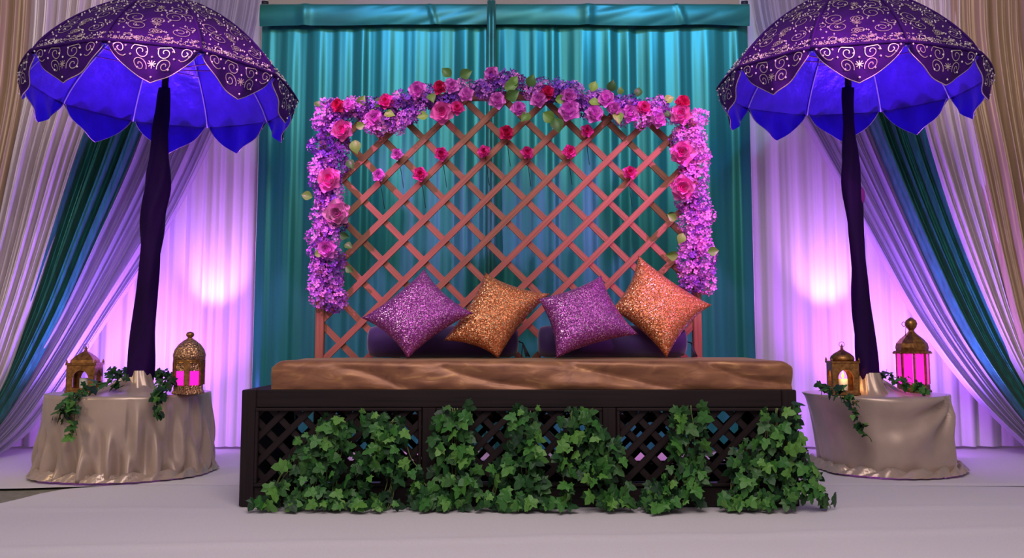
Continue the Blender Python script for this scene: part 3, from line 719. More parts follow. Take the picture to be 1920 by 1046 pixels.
# ------------------------------------------------------------------ umbrellas
UR = 0.722; NG = 10; HALF = PI/NG
PROF = [(1.0, 0.0), (0.945, 0.10), (0.85, 0.22), (0.71, 0.36), (0.535, 0.50), (0.36, 0.61), (0.19, 0.69), (0.03, 0.73)]
def dome(a, v, off=0.0):      # a in [-1,1] across the gore, v 0 rim .. 1 top
    i = v*(len(PROF)-1); k = min(int(i), len(PROF)-2); q = i-k
    pr = cr([(p[0], p[1], 0) for p in PROF], v); r, z = pr.x*UR, pr.y*UR
    ph = a*HALF; r *= (0.35+0.65*math.cos(HALF)/math.cos(ph))
    r += off; z += off*0.5
    # gore centred on -Y
    return Vector((r*math.sin(ph), -r*math.cos(ph), z))
DROP = 0.185
def drop(a): a = min(1, abs(a)/0.96); return DROP*(0.66*(1-a**2.4)**0.75+0.34*(1-a)**1.8)
def val(a, d, off=0.0):       # valance: d 0 at the rim .. 1 at the scalloped edge
    p = dome(a, 0.0, 0.004+off); dr = drop(a)*d; out = Vector((p.x, p.y, 0)).normalized()
    p -= Vector((0, 0, dr)); p += out*(0.010*math.sin(a*9+1)*d+0.012*d-0.03*d*d)
    return p
def ribbon(vs, fs, S, pts, wd):
    b = len(vs); k = len(pts)
    P3 = [S(*p) for p in pts]
    for i in range(k):
        t = (P3[min(i+1, k-1)]-P3[max(i-1, 0)]).normalized(); e = 1e-2
        nn = (S(pts[i][0]+e, pts[i][1])-P3[i]).cross(S(pts[i][0], pts[i][1]+e)-P3[i]).normalized()
        sd = t.cross(nn).normalized()*wd*0.5; vs += [P3[i]+sd, P3[i]-sd]
    for i in range(k-1): fs.append((b+2*i, b+2*i+1, b+2*i+3, b+2*i+2))
def bead(vs, fs, p, r):
    b = len(vs)
    for d in ((1, 0, 0), (0, 1, 0), (-1, 0, 0), (0, -1, 0), (0, 0, 1), (0, 0, -1)): vs.append(p+Vector(d)*r)
    for f in ((0, 1, 4), (1, 2, 4), (2, 3, 4), (3, 0, 4), (1, 0, 5), (2, 1, 5), (3, 2, 5), (0, 3, 5)): fs.append(tuple(b+i for i in f))
def spiral(cx, cy, r, turns, hand, a0, sx, sy, n=26, tail=0.0):
    out = []
    for k in range(n):
        t = k/(n-1); rad = r*(1-0.86*t); an = a0+hand*turns*2*PI*t
        out.append((cx+rad*math.cos(an)*sx, cy+rad*math.sin(an)*sy))
    return out
def embroider(S, rows, W, Ht, inside, band):
    """W,Ht: metres per unit of the two surface parameters (functions of v)"""
    tv, tf, pv, pf = [], [], [], []
    rg = random.Random(4)
    for (cx, cy, r, hand, a0) in rows:
        sx, sy = 1/W(cy), 1/Ht
        pts = [q for q in spiral(cx, cy, r, 1.7 if r > 0.028 else 1.05, hand, a0, sx, sy)]
        pts = [q for q in pts if inside(*q)]
        if len(pts) > 5: ribbon(tv, tf, S, pts, 0.0036)
        for q in (0.0,):
            bx_, by_ = cx+1.35*r*math.cos(a0+2.2)*sx, cy+1.35*r*math.sin(a0+2.2)*sy
            if inside(bx_, by_): bead(pv, pf, S(bx_, by_), 0.0055)
    if band:
        for k in range(150):
            a = rg.uniform(-0.95, 0.95); v = rg.uniform(0.035, 0.125)
            p = S(a, v); bead(tv if rg.random() < 0.6 else pv, tf if False else (tf if tv is None else tf), p, 0.004) if False else None
            if rg.random() < 0.5: bead(pv, pf, p, rg.uniform(0.003, 0.005))
            else: ribbon(tv, tf, S, spiral(a, v, rg.uniform(0.008, 0.014), 0.9, rg.choice((-1, 1)), rg.uniform(0, 6), 1/W(v), 1/Ht, 9), 0.0035)
    return (tv, tf), (pv, pf)
def star(S, cx, cy, r, W, Ht, vs, fs):
    for k in range(8):
        a = k*PI/4; ribbon(vs, fs, S, [(cx, cy), (cx+r*math.cos(a)/W(cy), cy+r*math.sin(a)/Ht)], 0.004)
ULEN = 0.0
for p, q in zip(PROF, PROF[1:]): ULEN += UR*math.hypot(p[0]-q[0], p[1]-q[1])
Wd = lambda v: max(0.02, cr([(p[0], p[1], 0) for p in PROF], min(max(v, 0), 1)).x*UR*HALF)
Sd = lambda a, v: dome(a, v, 0.004)
rows = []
for (v, n, r) in ((0.215, 2, 0.053), (0.345, 2, 0.056), (0.475, 2, 0.050), (0.60, 2, 0.043), (0.71, 2, 0.034), (0.80, 1, 0.032), (0.88, 1, 0.022)):
    j = rows.__len__()
    cs_ = [(-0.5, 1), (0.5, -1)] if n == 2 else [(0.0, 1)]
    for cx, hnd in cs_:
        flip = 1 if (j//2) % 2 == 0 else -1
        rows.append((cx+0.06*flip, v+0.02*flip*hnd, r, hnd*flip, 0.6+flip))
        if n == 2: rows.append((cx*1.72, v+0.045, r*0.5, -hnd*flip, 2.5)); rows.append((cx*0.12, v-0.035, r*0.55, hnd, 4.0))
(dt, dp) = embroider(Sd, rows, Wd, ULEN, lambda a, v: abs(a) < 0.95 and 0.135 < v < 0.97, True)
star(Sd, 0, 0.265, 0.022, Wd, ULEN, *dt); star(Sd, 0, 0.48, 0.02, Wd, ULEN, *dt)
rg = random.Random(9); got = []
while len(got) < 42:
    a, v = rg.uniform(-0.9, 0.9), rg.uniform(0.15, 0.9)
    if all(math.hypot((a-b)*Wd(v), (v-u)*ULEN) > 0.045 for b, u in got): got.append((a, v)); bead(dp[0], dp[1], Sd(a, v), 0.0055)
    elif rg.random() < 0.002: break
Wv = lambda v: UR*HALF; Sv = lambda a, d: val(a, d, 0.004)
vr = []
for (cx, cy, r, hnd, a0) in ((-0.24, 0.24, 0.044, 1, 3.1), (0.26, 0.24, 0.044, -1, 0.0), (-0.68, 0.34, 0.036, 1, 0.5), (0.68, 0.34, 0.036, -1, 2.6), (-0.26, 0.66, 0.036, -1, 0.3), (0.26, 0.66, 0.036, 1, 2.9)):
    vr.append((cx, cy, r, hnd, a0))
(vt, vp) = embroider(Sv, [], Wv, DROP, lambda a, v: True, False)
for (cx, cy, r, hnd, a0) in vr:
    pts = [q for q in spiral(cx, cy, r, 1.6, hnd, a0, 1/Wv(0), 1/max(0.06, drop(cx))) if abs(q[0]) < 0.93 and 0.04 < q[1] < 0.95]
    ribbon(vt[0], vt[1], Sv, pts, 0.004)
star(Sv, 0, 0.55, 0.020, Wv, DROP, *vt)
for (a, d) in ((-0.88, 0.2), (-0.55, 0.15), (-0.12, 0.25), (0.12, 0.12), (0.42, 0.2), (0.85, 0.22), (-0.45, 0.45), (0.45, 0.48), (-0.3, 0.78), (0.34, 0.8), (0.0, 0.88), (-0.75, 0.6), (0.75, 0.62), (0.0, 0.35)):
    bead(vp[0], vp[1], Sv(a, d), 0.0062)
def tm(pair, mat): me = mesh(pair[0], pair[1], False); me.materials.append(mat); return me
ME = {}
vs, fs = grid(14, 22, lambda u, v: dome(u*2-1, v)); ME['panel'] = mesh(vs, fs); ME['panel'].materials.append(velvet_m)
vs, fs = grid(14, 22, lambda u, v: dome(u*2-1, v, -0.010)-Vector((0, 0, 0.0))); ME['lining'] = mesh(vs, fs); ME['lining'].materials.append(lining_m)
vs, fs = grid(30, 8, lambda u, v: val((u*2-1)*0.95, v)); ME['valance'] = mesh(vs, fs); ME['valance'].materials.append(velvet_m)
vs, fs = grid(30, 8, lambda u, v: val((u*2-1)*0.95, v, -0.007)+Vector((0, 0, 0))); ME['vlining'] = mesh(vs, fs); ME['vlining'].materials.append(lining_m)
vs, fs = [], []; tube(vs, fs, [val((k/30*2-1)*0.95, 1.0, -0.003) for k in range(31)], 0.0028, 5); ME['trim'] = mesh(vs, fs); ME['trim'].materials.append(gold_thread)
vs, fs = [], []; tube(vs, fs, [dome(k/10*2-1, 0.0, 0.005)+Vector((0, 0, 0.006)) for k in range(11)], 0.009, 6); ME['rim'] = mesh(vs, fs); ME['rim'].materials.append(velvet_m)
vs, fs = [], []; tube(vs, fs, [dome(1.0, k/16, 0.004) for k in range(17)], 0.007, 6); ME['seam'] = mesh(vs, fs); ME['seam'].materials.append(velvet_m)
vs, fs = [], []; tube(vs, fs, [dome(1.0, k/16, -0.017) for k in range(17)], 0.0042, 6); ME['rib'] = mesh(vs, fs); ME['rib'].materials.append(simple('rib_piping', (0.62, 0.55, 0.80), 0.4, 0.1))
ME['dt'] = tm(dt, gold_thread); ME['dp'] = tm(dp, pearl_m); ME['vt'] = tm(vt, gold_thread); ME['vp'] = tm(vp, pearl_m)
stretch_m = simple('stretcher', (0.55, 0.16, 0.35), 0.35, 0.1, metal=0.4)
def umbrella(label, base, rimc, tilt, polepts, rads, phase, nod):
    root = thing('parade_umbrella', base, label, 'umbrella', 'embroidered umbrellas on the round tables')
    T = Matrix.Translation(rimc-base) @ Matrix.Rotation(phase, 4, 'Z') @ Matrix.Rotation(-nod, 4, 'X') @ Matrix.Rotation(tilt, 4, 'Y') @ Matrix.Rotation(-phase, 4, 'Z')
    def put(name, key, k, parent):
        o = link(name, ME[key], parent)
        if parent is root: o.matrix_local = T @ Matrix.Rotation(2*HALF*k+phase, 4, 'Z')
        return o
    for k in range(NG):
        p = put('canopy_panel', 'panel', k, root); put('lining', 'lining', k, p); put('edge_piping', 'rim', k, p); put('seam', 'seam', k, p)
        e = put('embroidery', 'dt', k, p); e['kind'] = 'stuff'; e = put('bead_work', 'dp', k, p); e['kind'] = 'stuff'
        v = put('valance', 'valance', k, root); put('lining', 'vlining', k, v); put('trim', 'trim', k, v)
        e = put('embroidery', 'vt', k, v); e['kind'] = 'stuff'; e = put('bead_work', 'vp', k, v); e['kind'] = 'stuff'
        put('rib', 'rib', k, root)
        a = 2*HALF*k+phase+HALF; vs, fs = [], []
    n = 40; vs, fs = [], []
    pp = [cr(polepts, k/n)-base for k in range(n+1)]
    nn = 20
    for k, p in enumerate(pp):
        t = k/n; r = cr([(q, 0, 0) for q in rads], t).x
        for j in range(nn):
            a = 2*PI*j/nn; rr_ = r*(1+0.14*math.sin(2*a+t*14)+0.08*math.sin(5*a-t*22)+0.15*nz(t*9, math.cos(a), math.sin(a)))
            vs.append(p+Vector((rr_*math.cos(a), rr_*math.sin(a)*0.9, 0)))
    for k in range(n):
        for j in range(nn): fs.append((k*nn+j, k*nn+(j+1) % nn, (k+1)*nn+(j+1) % nn, (k+1)*nn+j))
    fs.append(tuple(range(nn))[::-1]); fs.append(tuple(n*nn+j for j in range(nn)))
    po = link('wrapped_pole', mesh(vs, fs), root, pole_m); po['label'] = 'pole wrapped in dark purple velvet'
    # upper bare shaft up to the hub, and the hub under the crown
    topl = T @ Vector((0, 0, 0.70*UR)); vs, fs = [], []; tube(vs, fs, [pp[-1]-Vector((0, 0, 0.02)), topl], 0.018, 10); link('shaft', mesh(vs, fs), root, pole_m)
    hb = T @ Vector((0, 0, 0.16*UR)); vs, fs = lathe([(0.02, -0.03), (0.034, -0.025), (0.034, 0.025), (0.02, 0.03)], 14); o = link('runner', mesh(vs, fs), root, stretch_m); o.location = hb
    for k in range(NG):
        a = 2*HALF*k+phase-PI/2+HALF; q = T @ Vector((0.72*UR*math.cos(a), 0.72*UR*math.sin(a), 0.36*UR)); vs, fs = [], []
        tube(vs, fs, [hb, q], 0.0035, 5); link('stretcher', mesh(vs, fs), root, stretch_m)
    vs, fs = lathe([(0.05, 0.02), (0.055, 0.05), (0.02, 0.07), (0.028, 0.10), (0.004, 0.15)], 14); o = link('finial', mesh(vs, fs), root, brass_m); o.matrix_local = T @ Matrix.Translation((0, 0, 0.71*UR))
    vs, fs = grid(72, 6, lambda u, v: ((0.115-0.060*v**0.5)*(1+0.05*math.sin(u*2*PI*9+v*3))*math.cos(2*PI*u), (0.115-0.060*v**0.5)*(1+0.05*math.sin(u*2*PI*9+v*3))*math.sin(2*PI*u), -0.075+0.13*v), True)
    link('base_wrap', mesh(vs, fs), root, cloth_m)
    return root
YU = 5.20; bl = at(262, 700, YU); bl.z = ZTL+0.062
umbrella('purple embroidered umbrella with blue lining standing on the ruffled tablecloth with the domed filigree lantern', bl, at(306, 169, YU), math.radians(1.8),
  [bl, at(274, 560, YU), at(286, 430, YU), at(297, 330, YU), at(301, 250, YU), at(309, 165, YU)], [0.062, 0.057, 0.060, 0.058, 0.045, 0.026], math.radians(16), math.radians(3.5))
YU2 = 5.24; br = at(1630, 700, YU2); br.z = ZTR+0.062
umbrella('purple embroidered umbrella with blue lining standing on the smooth tablecloth with the pink glass lantern', br, at(1594, 157, YU2), math.radians(0.8),
  [br, at(1618, 600, YU2), at(1608, 470, YU2), at(1597, 340, YU2), at(1592, 250, YU2), at(1590, 165, YU2)], [0.054, 0.050, 0.042, 0.046, 0.036, 0.030], math.radians(-16), math.radians(0.7))
um = bpy.data.objects['parade_umbrella.001']; kc = at(1614, 366, YU2)-br
vs, fs = grid(14, 8, lambda u, v: (0.026*math.sin(PI*v)*math.cos(2*PI*u)*(1+0.2*math.sin(6*u)), 0.020*math.sin(PI*v)*math.sin(2*PI*u), 0.05*math.cos(PI*v)), True)
ko = link('cloth_knot', mesh(vs, fs), um, translucent('magenta_cloth', (0.55, 0.03, 0.60), 0.5)); ko.location = kc; ko['label'] = 'small magenta knot of cloth'
# ------------------------------------------------------------------ lanterns
def frustum(me_v, me_f, n, r0, z0, r1, z1, ph):
    v, f = lathe([(r0, z0), (r1, z1)], n, ph); b = len(me_v); me_v += [Vector(q) for q in v]; me_f += [tuple(b+i for i in g) for g in f]
def arch_wall(w, h, ow, oh, th, zb):
    """flat wall in XZ with an arched opening standing on zb; centred on x=0, thickness th"""
    n = 12; vs, fs = [], []
    outer = [(-w/2, 0), (-w/2, h), (w/2, h), (w/2, 0)]
    ar = [(-ow/2, zb)]+[(-ow/2*math.cos(PI*k/n), zb+oh-ow*0.6+ow*0.6*math.sin(PI*k/n)) for k in range(n+1)]+[(ow/2, zb)]
    m_ = len(ar)
    def ov(x, z):
        # matching outer point
        if z <= zb+1e-6: return (-w/2 if x < 0 else w/2, zb)
        t = (x+ow/2)/ow; ang = PI*t
        zz = h if 0.14 < t < 0.86 else z
        return (-w/2 if t <= 0.14 else (w/2 if t >= 0.86 else -w/2+w*(t-0.14)/0.72), zz)
    for y in (-th/2, th/2):
        for (x, z) in ar: vs.append(Vector((x, y, z)))
        for (x, z) in ar: a = ov(x, z); vs.append(Vector((a[0], y, a[1])))
    N2 = 2*m_
    for s in (0, 1):
        for k in range(m_-1): f = (s*N2+k, s*N2+k+1, s*N2+m_+k+1, s*N2+m_+k); fs.append(f if s == 0 else f[::-1])
    for k in range(m_-1): fs.append((k, N2+k, N2+k+1, k+1)); fs.append((m_+k, m_+k+1, N2+m_+k+1, N2+m_+k))
    if zb > 0: box(vs, fs, (0, 0, zb/2), (w, th, zb))
    return vs, fs
def square_lantern(label, loc, w, hb, htot, rz, domed, lit, clab):
    root = thing('lantern', loc, label, 'lantern', 'brass lanterns on the round tables'); root.rotation_euler = (0, 0, rz)
    bx('base', (0, 0, 0.006), (w*1.06, w*1.06, 0.012), brass_m, root, 0.002)
    for k in range(4):
        vs, fs = arch_wall(w, hb-0.012, w*0.56, (hb-0.012)*0.70, 0.006, 0.012); o = link('arched_wall', bevel_mesh(vs, fs, 0), root, brass_m)
        o.matrix_local = Matrix.Rotation(k*PI/2, 4, 'Z') @ Matrix.Translation((0, -w/2+0.003, 0.012))
    bx('cornice', (0, 0, hb+0.005), (w*1.08, w*1.08, 0.012), brass_m, root, 0.002)
    for (x, y) in ((-1, -1), (1, -1), (1, 1), (-1, 1)):
        vs, fs = lathe([(0.005, 0), (0.006, 0.006), (0.0015, 0.018)], 8); o = link('corner_knob', mesh(vs, fs), root, brass_m); o.location = (x*w*0.5, y*w*0.5, hb+0.011)
    hr = htot-hb-0.011
    if domed: pr = [(w*0.44, 0), (w*0.46, hr*0.12), (w*0.43, hr*0.28), (w*0.31, hr*0.45), (w*0.15, hr*0.6), (w*0.04, hr*0.72)]; v, f = lathe(pr, 16)
    else: pr = [(w*0.58, 0), (w*0.56, hr*0.18), (w*0.40, hr*0.40), (w*0.22, hr*0.58), (w*0.06, hr*0.72)]; v, f = lathe(pr, 4, PI/4)
    o = link('roof', mesh(v, f, domed), root, brass_m); o.location = (0, 0, hb+0.011)
    v, f = lathe([(w*0.03, 0), (w*0.07, hr*0.07), (w*0.03, hr*0.14), (w*0.05, hr*0.19), (0.001, hr*0.32)], 12); o = link('finial', mesh(v, f), root, brass_m); o.location = (0, 0, hb+0.011+hr*0.70)
    vs, fs = [], []; tube(vs, fs, [(0.014*math.cos(a*PI/8), 0, 0.014*math.sin(a*PI/8)) for a in range(17)], 0.0015, 5, False); o = link('ring', mesh(vs, fs), root, brass_m); o.location = (0, 0, htot)
    cr_ = thing('candle', (loc[0], loc[1], loc[2]+0.0125), clab, 'candle')
    v, f = lathe([(0.024, 0), (0.025, 0.002), (0.025, hb*0.42), (0.022, hb*0.425), (0.003, hb*0.41)], 18); link('wax', mesh(v, f), cr_, wax_m)
    v, f = lathe([(0.001, 0), (0.007, 0.008), (0.008, 0.015), (0.004, 0.028), (0.0005, 0.04)], 10)
    if lit:
        o = link('flame', mesh(v, f), cr_, flame_m); o.location = (0, 0, hb*0.43)
        l = bpy.data.lights.new('flame_light', 'POINT'); l.energy = 0.35; l.color = (1, 0.5, 0.15); l.shadow_soft_size = 0.012; lo = bpy.data.objects.new('flame_light', l); C.objects.link(lo); lo.location = (loc[0], loc[1]-0.03, loc[2]+hb*0.43+0.05)
    return root
def six_lantern(label, loc, rad, hb, htot, tall, rz):
    root = thing('lantern', loc, label, 'lantern', 'brass lanterns on the round tables'); root.rotation_euler = (0, 0, rz)
    n = 8 if tall else 6; ph = PI/n
    v, f = lathe([(rad*1.12, 0), (rad*1.12, 0.010), (rad*1.02, 0.018), (rad*1.02, 0.04), (rad*0.98, 0.045)], n, ph); link('base', mesh(v, f, False), root, brass_m if tall else filigree_m)
    z0, z1 = 0.045, hb; ra = rad*math.cos(PI/n)
    for k in range(n):
        a = 2*PI*k/n; side = 2*rad*math.sin(PI/n)
        M = Matrix.Rotation(a+PI/2, 4, 'Z') @ Matrix.Translation((0, -ra, 0))
        wp = side*(0.70 if tall else 0.62); zt = z1 if tall else z0+(z1-z0)*0.62
        vs, fs = [], []; box(vs, fs, (0, 0, (z0+zt)/2), (wp, 0.003, zt-z0)); o = link('glass_pane', bevel_mesh(vs, fs, 0), root, glass_m); o.matrix_local = M
        a2 = a+PI/n; px_, py_ = rad*math.cos(a2), rad*math.sin(a2); vs, fs = [], []
        box(vs, fs, (0, 0, (z0+z1)/2), (0.010 if tall else side*0.36, 0.010, z1-z0)); o = link('corner_post', bevel_mesh(vs, fs, 0.001), root, brass_m); o.location = (px_*0.985, py_*0.985, 0); o.rotation_euler = (0, 0, a2+PI/2)
        if not tall:
            vs, fs = [], []; box(vs, fs, (0, 0, (zt+z1)/2), (side, 0.006, z1-zt)); o = link('pierced_panel', bevel_mesh(vs, fs, 0), root, filigree_m); o.matrix_local = M
    hr = htot-hb
    v, f = lathe([(rad*1.04, -0.004), (rad*(1.16 if tall else 1.03), 0.0), (rad*(1.16 if tall else 1.03), 0.010), (rad*1.0, 0.014)], n if tall else 24, ph); o = link('collar', mesh(v, f, False), root, brass_m); o.location = (0, 0, hb)
    if tall:
        for k in range(16):
            vs, fs = [], []; bead(vs, fs, Vector((0, 0, 0)), 0.008); o = link('scallop', mesh(vs, fs), root, brass_m); o.location = (rad*1.16*math.cos(k*PI/8), rad*1.16*math.sin(k*PI/8), hb)
        pr = [(rad*1.0, 0), (rad*1.04, hr*0.10), (rad*0.98, hr*0.22), (rad*0.72, hr*0.36), (rad*0.42, hr*0.47), (rad*0.20, hr*0.57), (rad*0.16, hr*0.62)]
        fi = [(rad*0.14, hr*0.60), (rad*0.32, hr*0.70), (rad*0.40, hr*0.80), (rad*0.34, hr*0.90), (rad*0.14, hr*0.97), (0.001, hr)]
        v, f = lathe(pr, 8, ph); o = link('roof', mesh(v, f, False), root, brass_m)
    else:
        pr = [(rad*1.02, 0.0), (rad*1.05, hr*0.18), (rad*0.95, hr*0.36), (rad*0.70, hr*0.55), (rad*0.40, hr*0.68), (rad*0.18, hr*0.76), (rad*0.13, hr*0.80)]
        fi = [(rad*0.13, hr*0.78), (rad*0.24, hr*0.84), (rad*0.27, hr*0.90), (rad*0.20, hr*0.97), (0.001, hr)]
        v, f = lathe(pr, 24); o = link('pierced_dome', mesh(v, f), root, filigree_m)
    o.location = (0, 0, hb+0.012)
    v, f = lathe(fi, 14); o = link('finial', mesh(v, f), root, brass_m); o.location = (0, 0, hb+0.012)
    if tall:
        vs, fs = [], []; tube(vs, fs, [(-rad*0.5+0.012*math.cos(q*PI/8), 0, hb+hr*0.86+0.012*math.sin(q*PI/8)) for q in range(17)]+[(-rad*0.44, 0, hb+hr*0.5)], 0.002, 5); link('hanging_ring', mesh(vs, fs), root, brass_m)
    return root
def lant_scale(Y): return Y/F*1.0
# square brass lantern: 57 px wide, 80 px tall
def on_table(px, Y, zt): p = at(px, 700, Y); return Vector((p.x, Y, zt+0.004))
Y1 = 5.17; p = on_table(159, Y1, ZTL); s = Y1/F
square_lantern('square brass lantern with hipped roof and unlit candle, on the ruffled tablecloth', p, 50*s, 50*s, 84*s, 0.12, False, False, 'unlit white candle inside the square brass lantern with hipped roof')
Y2 = 5.02; p = on_table(354, Y2, ZTL); s = Y2/F
six_lantern('domed filigree brass lantern with magenta windows, on the ruffled tablecloth', p, 28*s, 58*s, 110*s, False, 0.2)
Y3 = 5.17; p = on_table(1580, Y3, ZTR); s = Y3/F
square_lantern('small brass lantern with onion dome holding a lit candle, on the smooth tablecloth', p, 48*s, 58*s, 92*s, -0.10, True, True, 'lit candle glowing inside the small onion domed brass lantern')
Y4 = 5.40; p = on_table(1712, Y4, ZTR); s = Y4/F
six_lantern('tall pink glass lantern with brass domed top and bulbous finial, on the smooth tablecloth', p, 28*s, 72*s, 134*s, True, 0.1)

# ------------------------------------------------------------------ ivy
def ivy(name, label, group, strands, size, dens, seed, base, ymin=None, spread_y=0.05, face_d=(0, -1, 0.25), bright=1.0, zfloor=0.02):
    """strands: list of (points in metres, half width start, half width end)"""
    rg = random.Random(seed); root = thing(name, base, label, 'ivy', group)
    vs, fs = [], []; n_leaf = 0
    for (pts, w0, w1) in strands:
        L = sum((Vector(b)-Vector(a)).length for a, b in zip(pts, pts[1:])); n = max(6, int(L*40))
        nst = 4 if max(w0, w1) > 0.04 else 1
        for q in range(nst):
            off = Vector((rg.uniform(-1, 1)*w0*0.5, 0, 0)); ln = [cr(pts, k/n)+off+Vector((0.012*nz(k*0.3, q, seed), 0.010*nz(k*0.25, seed, q), 0.012*nz(k*0.3, seed, q+5)))-base for k in range(n+1)]
            for v in ln: v.z = max(v.z, zfloor+0.003-base.z)
            tube(vs, fs, ln, 0.0021, 5)
        area_ = L*(w0+w1)
        cnt = int(dens*(area_/(size*size)+L/size*0.6))
        for k in range(cnt):
            t = rg.random(); c = cr(pts, t); wd = w0+(w1-w0)*t
            a = rg.uniform(-1, 1); depth = rg.random()
            p = c+Vector((a*wd, -spread_y*depth, rg.uniform(-0.6, 0.6)*size))
            if p.z < zfloor+0.02: p.z = zfloor+0.02+rg.random()*0.02
            kind = 0 if depth < 0.48 else (1 if depth < 0.80 else 2)  # painted depth shade: darkest green at the back, brightest in front
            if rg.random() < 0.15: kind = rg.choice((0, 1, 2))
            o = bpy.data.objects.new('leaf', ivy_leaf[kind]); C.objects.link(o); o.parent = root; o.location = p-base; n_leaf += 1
            s = size*rg.uniform(0.55, 1.3); o.scale = (s, s, s)
            # leaf blade normal towards face_d with jitter, tip mostly downwards
            nr = (Vector(face_d)+Vector((rg.uniform(-1.1, 1.1), rg.uniform(-.2, .6), rg.uniform(-.8, .8)))).normalized()
            tip = Vector((rg.uniform(-.9, .9)+a*0.4, rg.uniform(-.4, .1), -rg.uniform(0.1, 1.0)))
            tip = (tip-nr*tip.dot(nr)).normalized(); xx = tip.cross(nr).normalized()
            o.rotation_mode = 'QUATERNION'; o.rotation_quaternion = Matrix((xx, tip, nr)).transposed().to_quaternion()
            # keep the tip off the floor and the blade in front of the wood
            tz = (o.location+base+tip*s).z
            if tz < zfloor+0.004: o.location.z += zfloor+0.004-tz
            if ymin is not None:
                ymx = (o.location.y+base.y)+max(0, tip.y*s)+abs(xx.y)*0.55*s
                if ymx > ymin: o.location.y -= ymx-ymin
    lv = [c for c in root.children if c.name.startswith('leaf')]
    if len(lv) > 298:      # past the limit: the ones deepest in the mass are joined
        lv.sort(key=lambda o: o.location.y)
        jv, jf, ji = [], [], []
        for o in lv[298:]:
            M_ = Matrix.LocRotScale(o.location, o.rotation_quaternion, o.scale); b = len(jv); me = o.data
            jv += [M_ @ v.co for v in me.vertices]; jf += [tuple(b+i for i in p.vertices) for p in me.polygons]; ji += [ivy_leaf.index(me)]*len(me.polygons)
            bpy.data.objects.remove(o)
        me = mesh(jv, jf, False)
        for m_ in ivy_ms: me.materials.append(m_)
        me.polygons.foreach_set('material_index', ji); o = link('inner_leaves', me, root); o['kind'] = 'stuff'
    st_ = link('stem', mesh(vs, fs), root, stem_m); return root
YI = Y0-0.03
def bp(*pp): return [at(x, y, YI-0.02) if y < 930 else at(x, y, YI-0.05) for x, y in pp]
GI = 'ivy garlands on the bench front'
def bivy(label, strands, seed, dens=2.6):
    S = [(bp(*s[0]), s[1]*Y0/F, s[2]*Y0/F) for s in strands]
    base = S[0][0][0].copy(); base.z = S[0][0][0].z; base.y = YI
    return ivy('ivy_garland', label, GI, S, 0.050, dens*1.9, seed, base, ymin=Y0-0.006, spread_y=0.085)
bivy('ivy garland fanning out sideways at the bench end near the ruffled tablecloth', [([(632, 785), (585, 830), (535, 890), (492, 962)], 22, 12), ([(638, 790), (600, 860), (560, 955)], 26, 22), ([(640, 800), (625, 870), (612, 960)], 22, 20)], 51, 2.1)
bivy('ivy garland hanging straight in the first lattice panel, beside the fanned out ivy', [([(702, 778), (722, 840), (735, 900), (715, 962)], 20, 32), ([(740, 785), (700, 850), (668, 900), (660, 955)], 20, 22), ([(742, 780), (760, 850), (790, 900)], 14, 8)], 52, 2.0)
bivy('ivy garland over the stile between the first and second lattice panels', [([(845, 765), (845, 830), (850, 900), (840, 960)], 32, 38), ([(850, 780), (875, 850), (880, 920)], 18, 14), ([(785, 905), (800, 950)], 22, 25)], 53, 2.3)
bivy('ivy garland hanging in the second lattice panel with a runner lying out on the carpet', [([(985, 770), (985, 830), (990, 900), (1030, 958)], 22, 30), ([(965, 850), (935, 900), (925, 950)], 14, 24), ([(905, 920), (940, 955), (985, 975)], 14, 10)], 54, 2.4)
bivy('ivy garland sweeping diagonally from the second stile towards the third lattice panel', [([(1085, 770), (1095, 830), (1125, 890), (1165, 960)], 34, 36), ([(1120, 800), (1150, 845)], 22, 14), ([(1060, 840), (1060, 930)], 10, 14)], 55, 2.5)
bivy('ivy garland curling back at its foot, in the middle of the third lattice panel', [([(1280, 760), (1288, 820), (1280, 870), (1240, 930), (1225, 966)], 32, 26), ([(1300, 850), (1295, 935)], 12, 16), ([(1245, 910), (1200, 925)], 14, 12)], 56, 2.4)
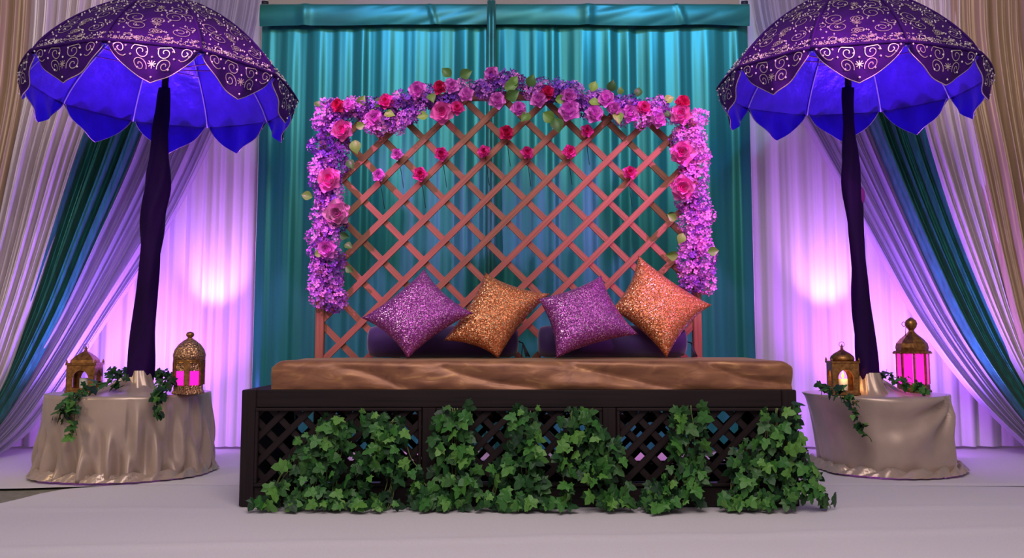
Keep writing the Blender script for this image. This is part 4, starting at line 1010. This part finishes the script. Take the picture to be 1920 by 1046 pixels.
bivy('large bushy ivy garland trailing past the bench corner near the smooth tablecloth', [([(1455, 765), (1450, 830), (1420, 900), (1395, 966)], 34, 38), ([(1400, 830), (1380, 900), (1375, 955)], 18, 26), ([(1480, 810), (1490, 880), (1480, 935)], 20, 26), ([(1500, 860), (1525, 915), (1555, 950)], 10, 12)], 57, 2.0)
def tivy(label, strands, seed, zt, size=0.05, dens=2.0):
    base = strands[0][0][0].copy(); return ivy('ivy_garland', label, 'ivy garlands on the round tables', strands, size*0.92, dens*1.8, seed, base, spread_y=0.04, face_d=(0, -0.6, 0.6))
def onT(px, py, zt, up=0.02):   # a point on the table top
    p = ground(px, py, zt+up); return p
fl_ = TLx
tivy('ivy trailing past the square brass lantern and down the ruffled tablecloth', [([at(232, 712, 5.06), at(195, 718, 4.98), at(160, 730, 4.88), at(140, 750, 4.80)], 0.03, 0.03), ([at(145, 748, 4.79), at(122, 768, 4.82), at(105, 780, 4.85)], 0.02, 0.02), ([at(142, 755, 4.775), at(138, 790, 4.765), at(142, 818, 4.76)], 0.022, 0.012)], 61, ZTL, 0.055)
tivy('ivy lying behind the umbrella foot between the two brass lanterns', [([at(195, 702, 5.3), at(225, 694, 5.32), at(252, 700, 5.30)], 0.02, 0.02), ([at(285, 700, 5.30), at(310, 700, 5.2), at(330, 712, 5.1)], 0.02, 0.02)], 62, ZTL, 0.045)
tivy('short ivy tail beside the domed filigree lantern, hanging over the ruffled tablecloth', [([at(322, 708, 5.0), at(305, 722, 4.86), at(300, 748, 4.78), at(296, 778, 4.765)], 0.03, 0.014)], 63, ZTL, 0.045, 2.4)
tivy('ivy before the small onion domed lantern, trailing down the smooth tablecloth', [([at(1540, 725, 5.02), at(1565, 728, 4.98), at(1590, 740, 4.955)], 0.035, 0.02), ([at(1590, 742, 4.95), at(1598, 768, 4.94), at(1608, 795, 4.935), at(1622, 816, 4.93)], 0.02, 0.008)], 64, ZTR, 0.048, 2.2)
tivy('ivy lying from the umbrella foot to the base of the tall pink glass lantern', [([at(1650, 700, 5.25), at(1680, 708, 5.2), at(1710, 718, 5.15), at(1730, 728, 5.12)], 0.03, 0.025)], 65, ZTR, 0.046, 2.6)
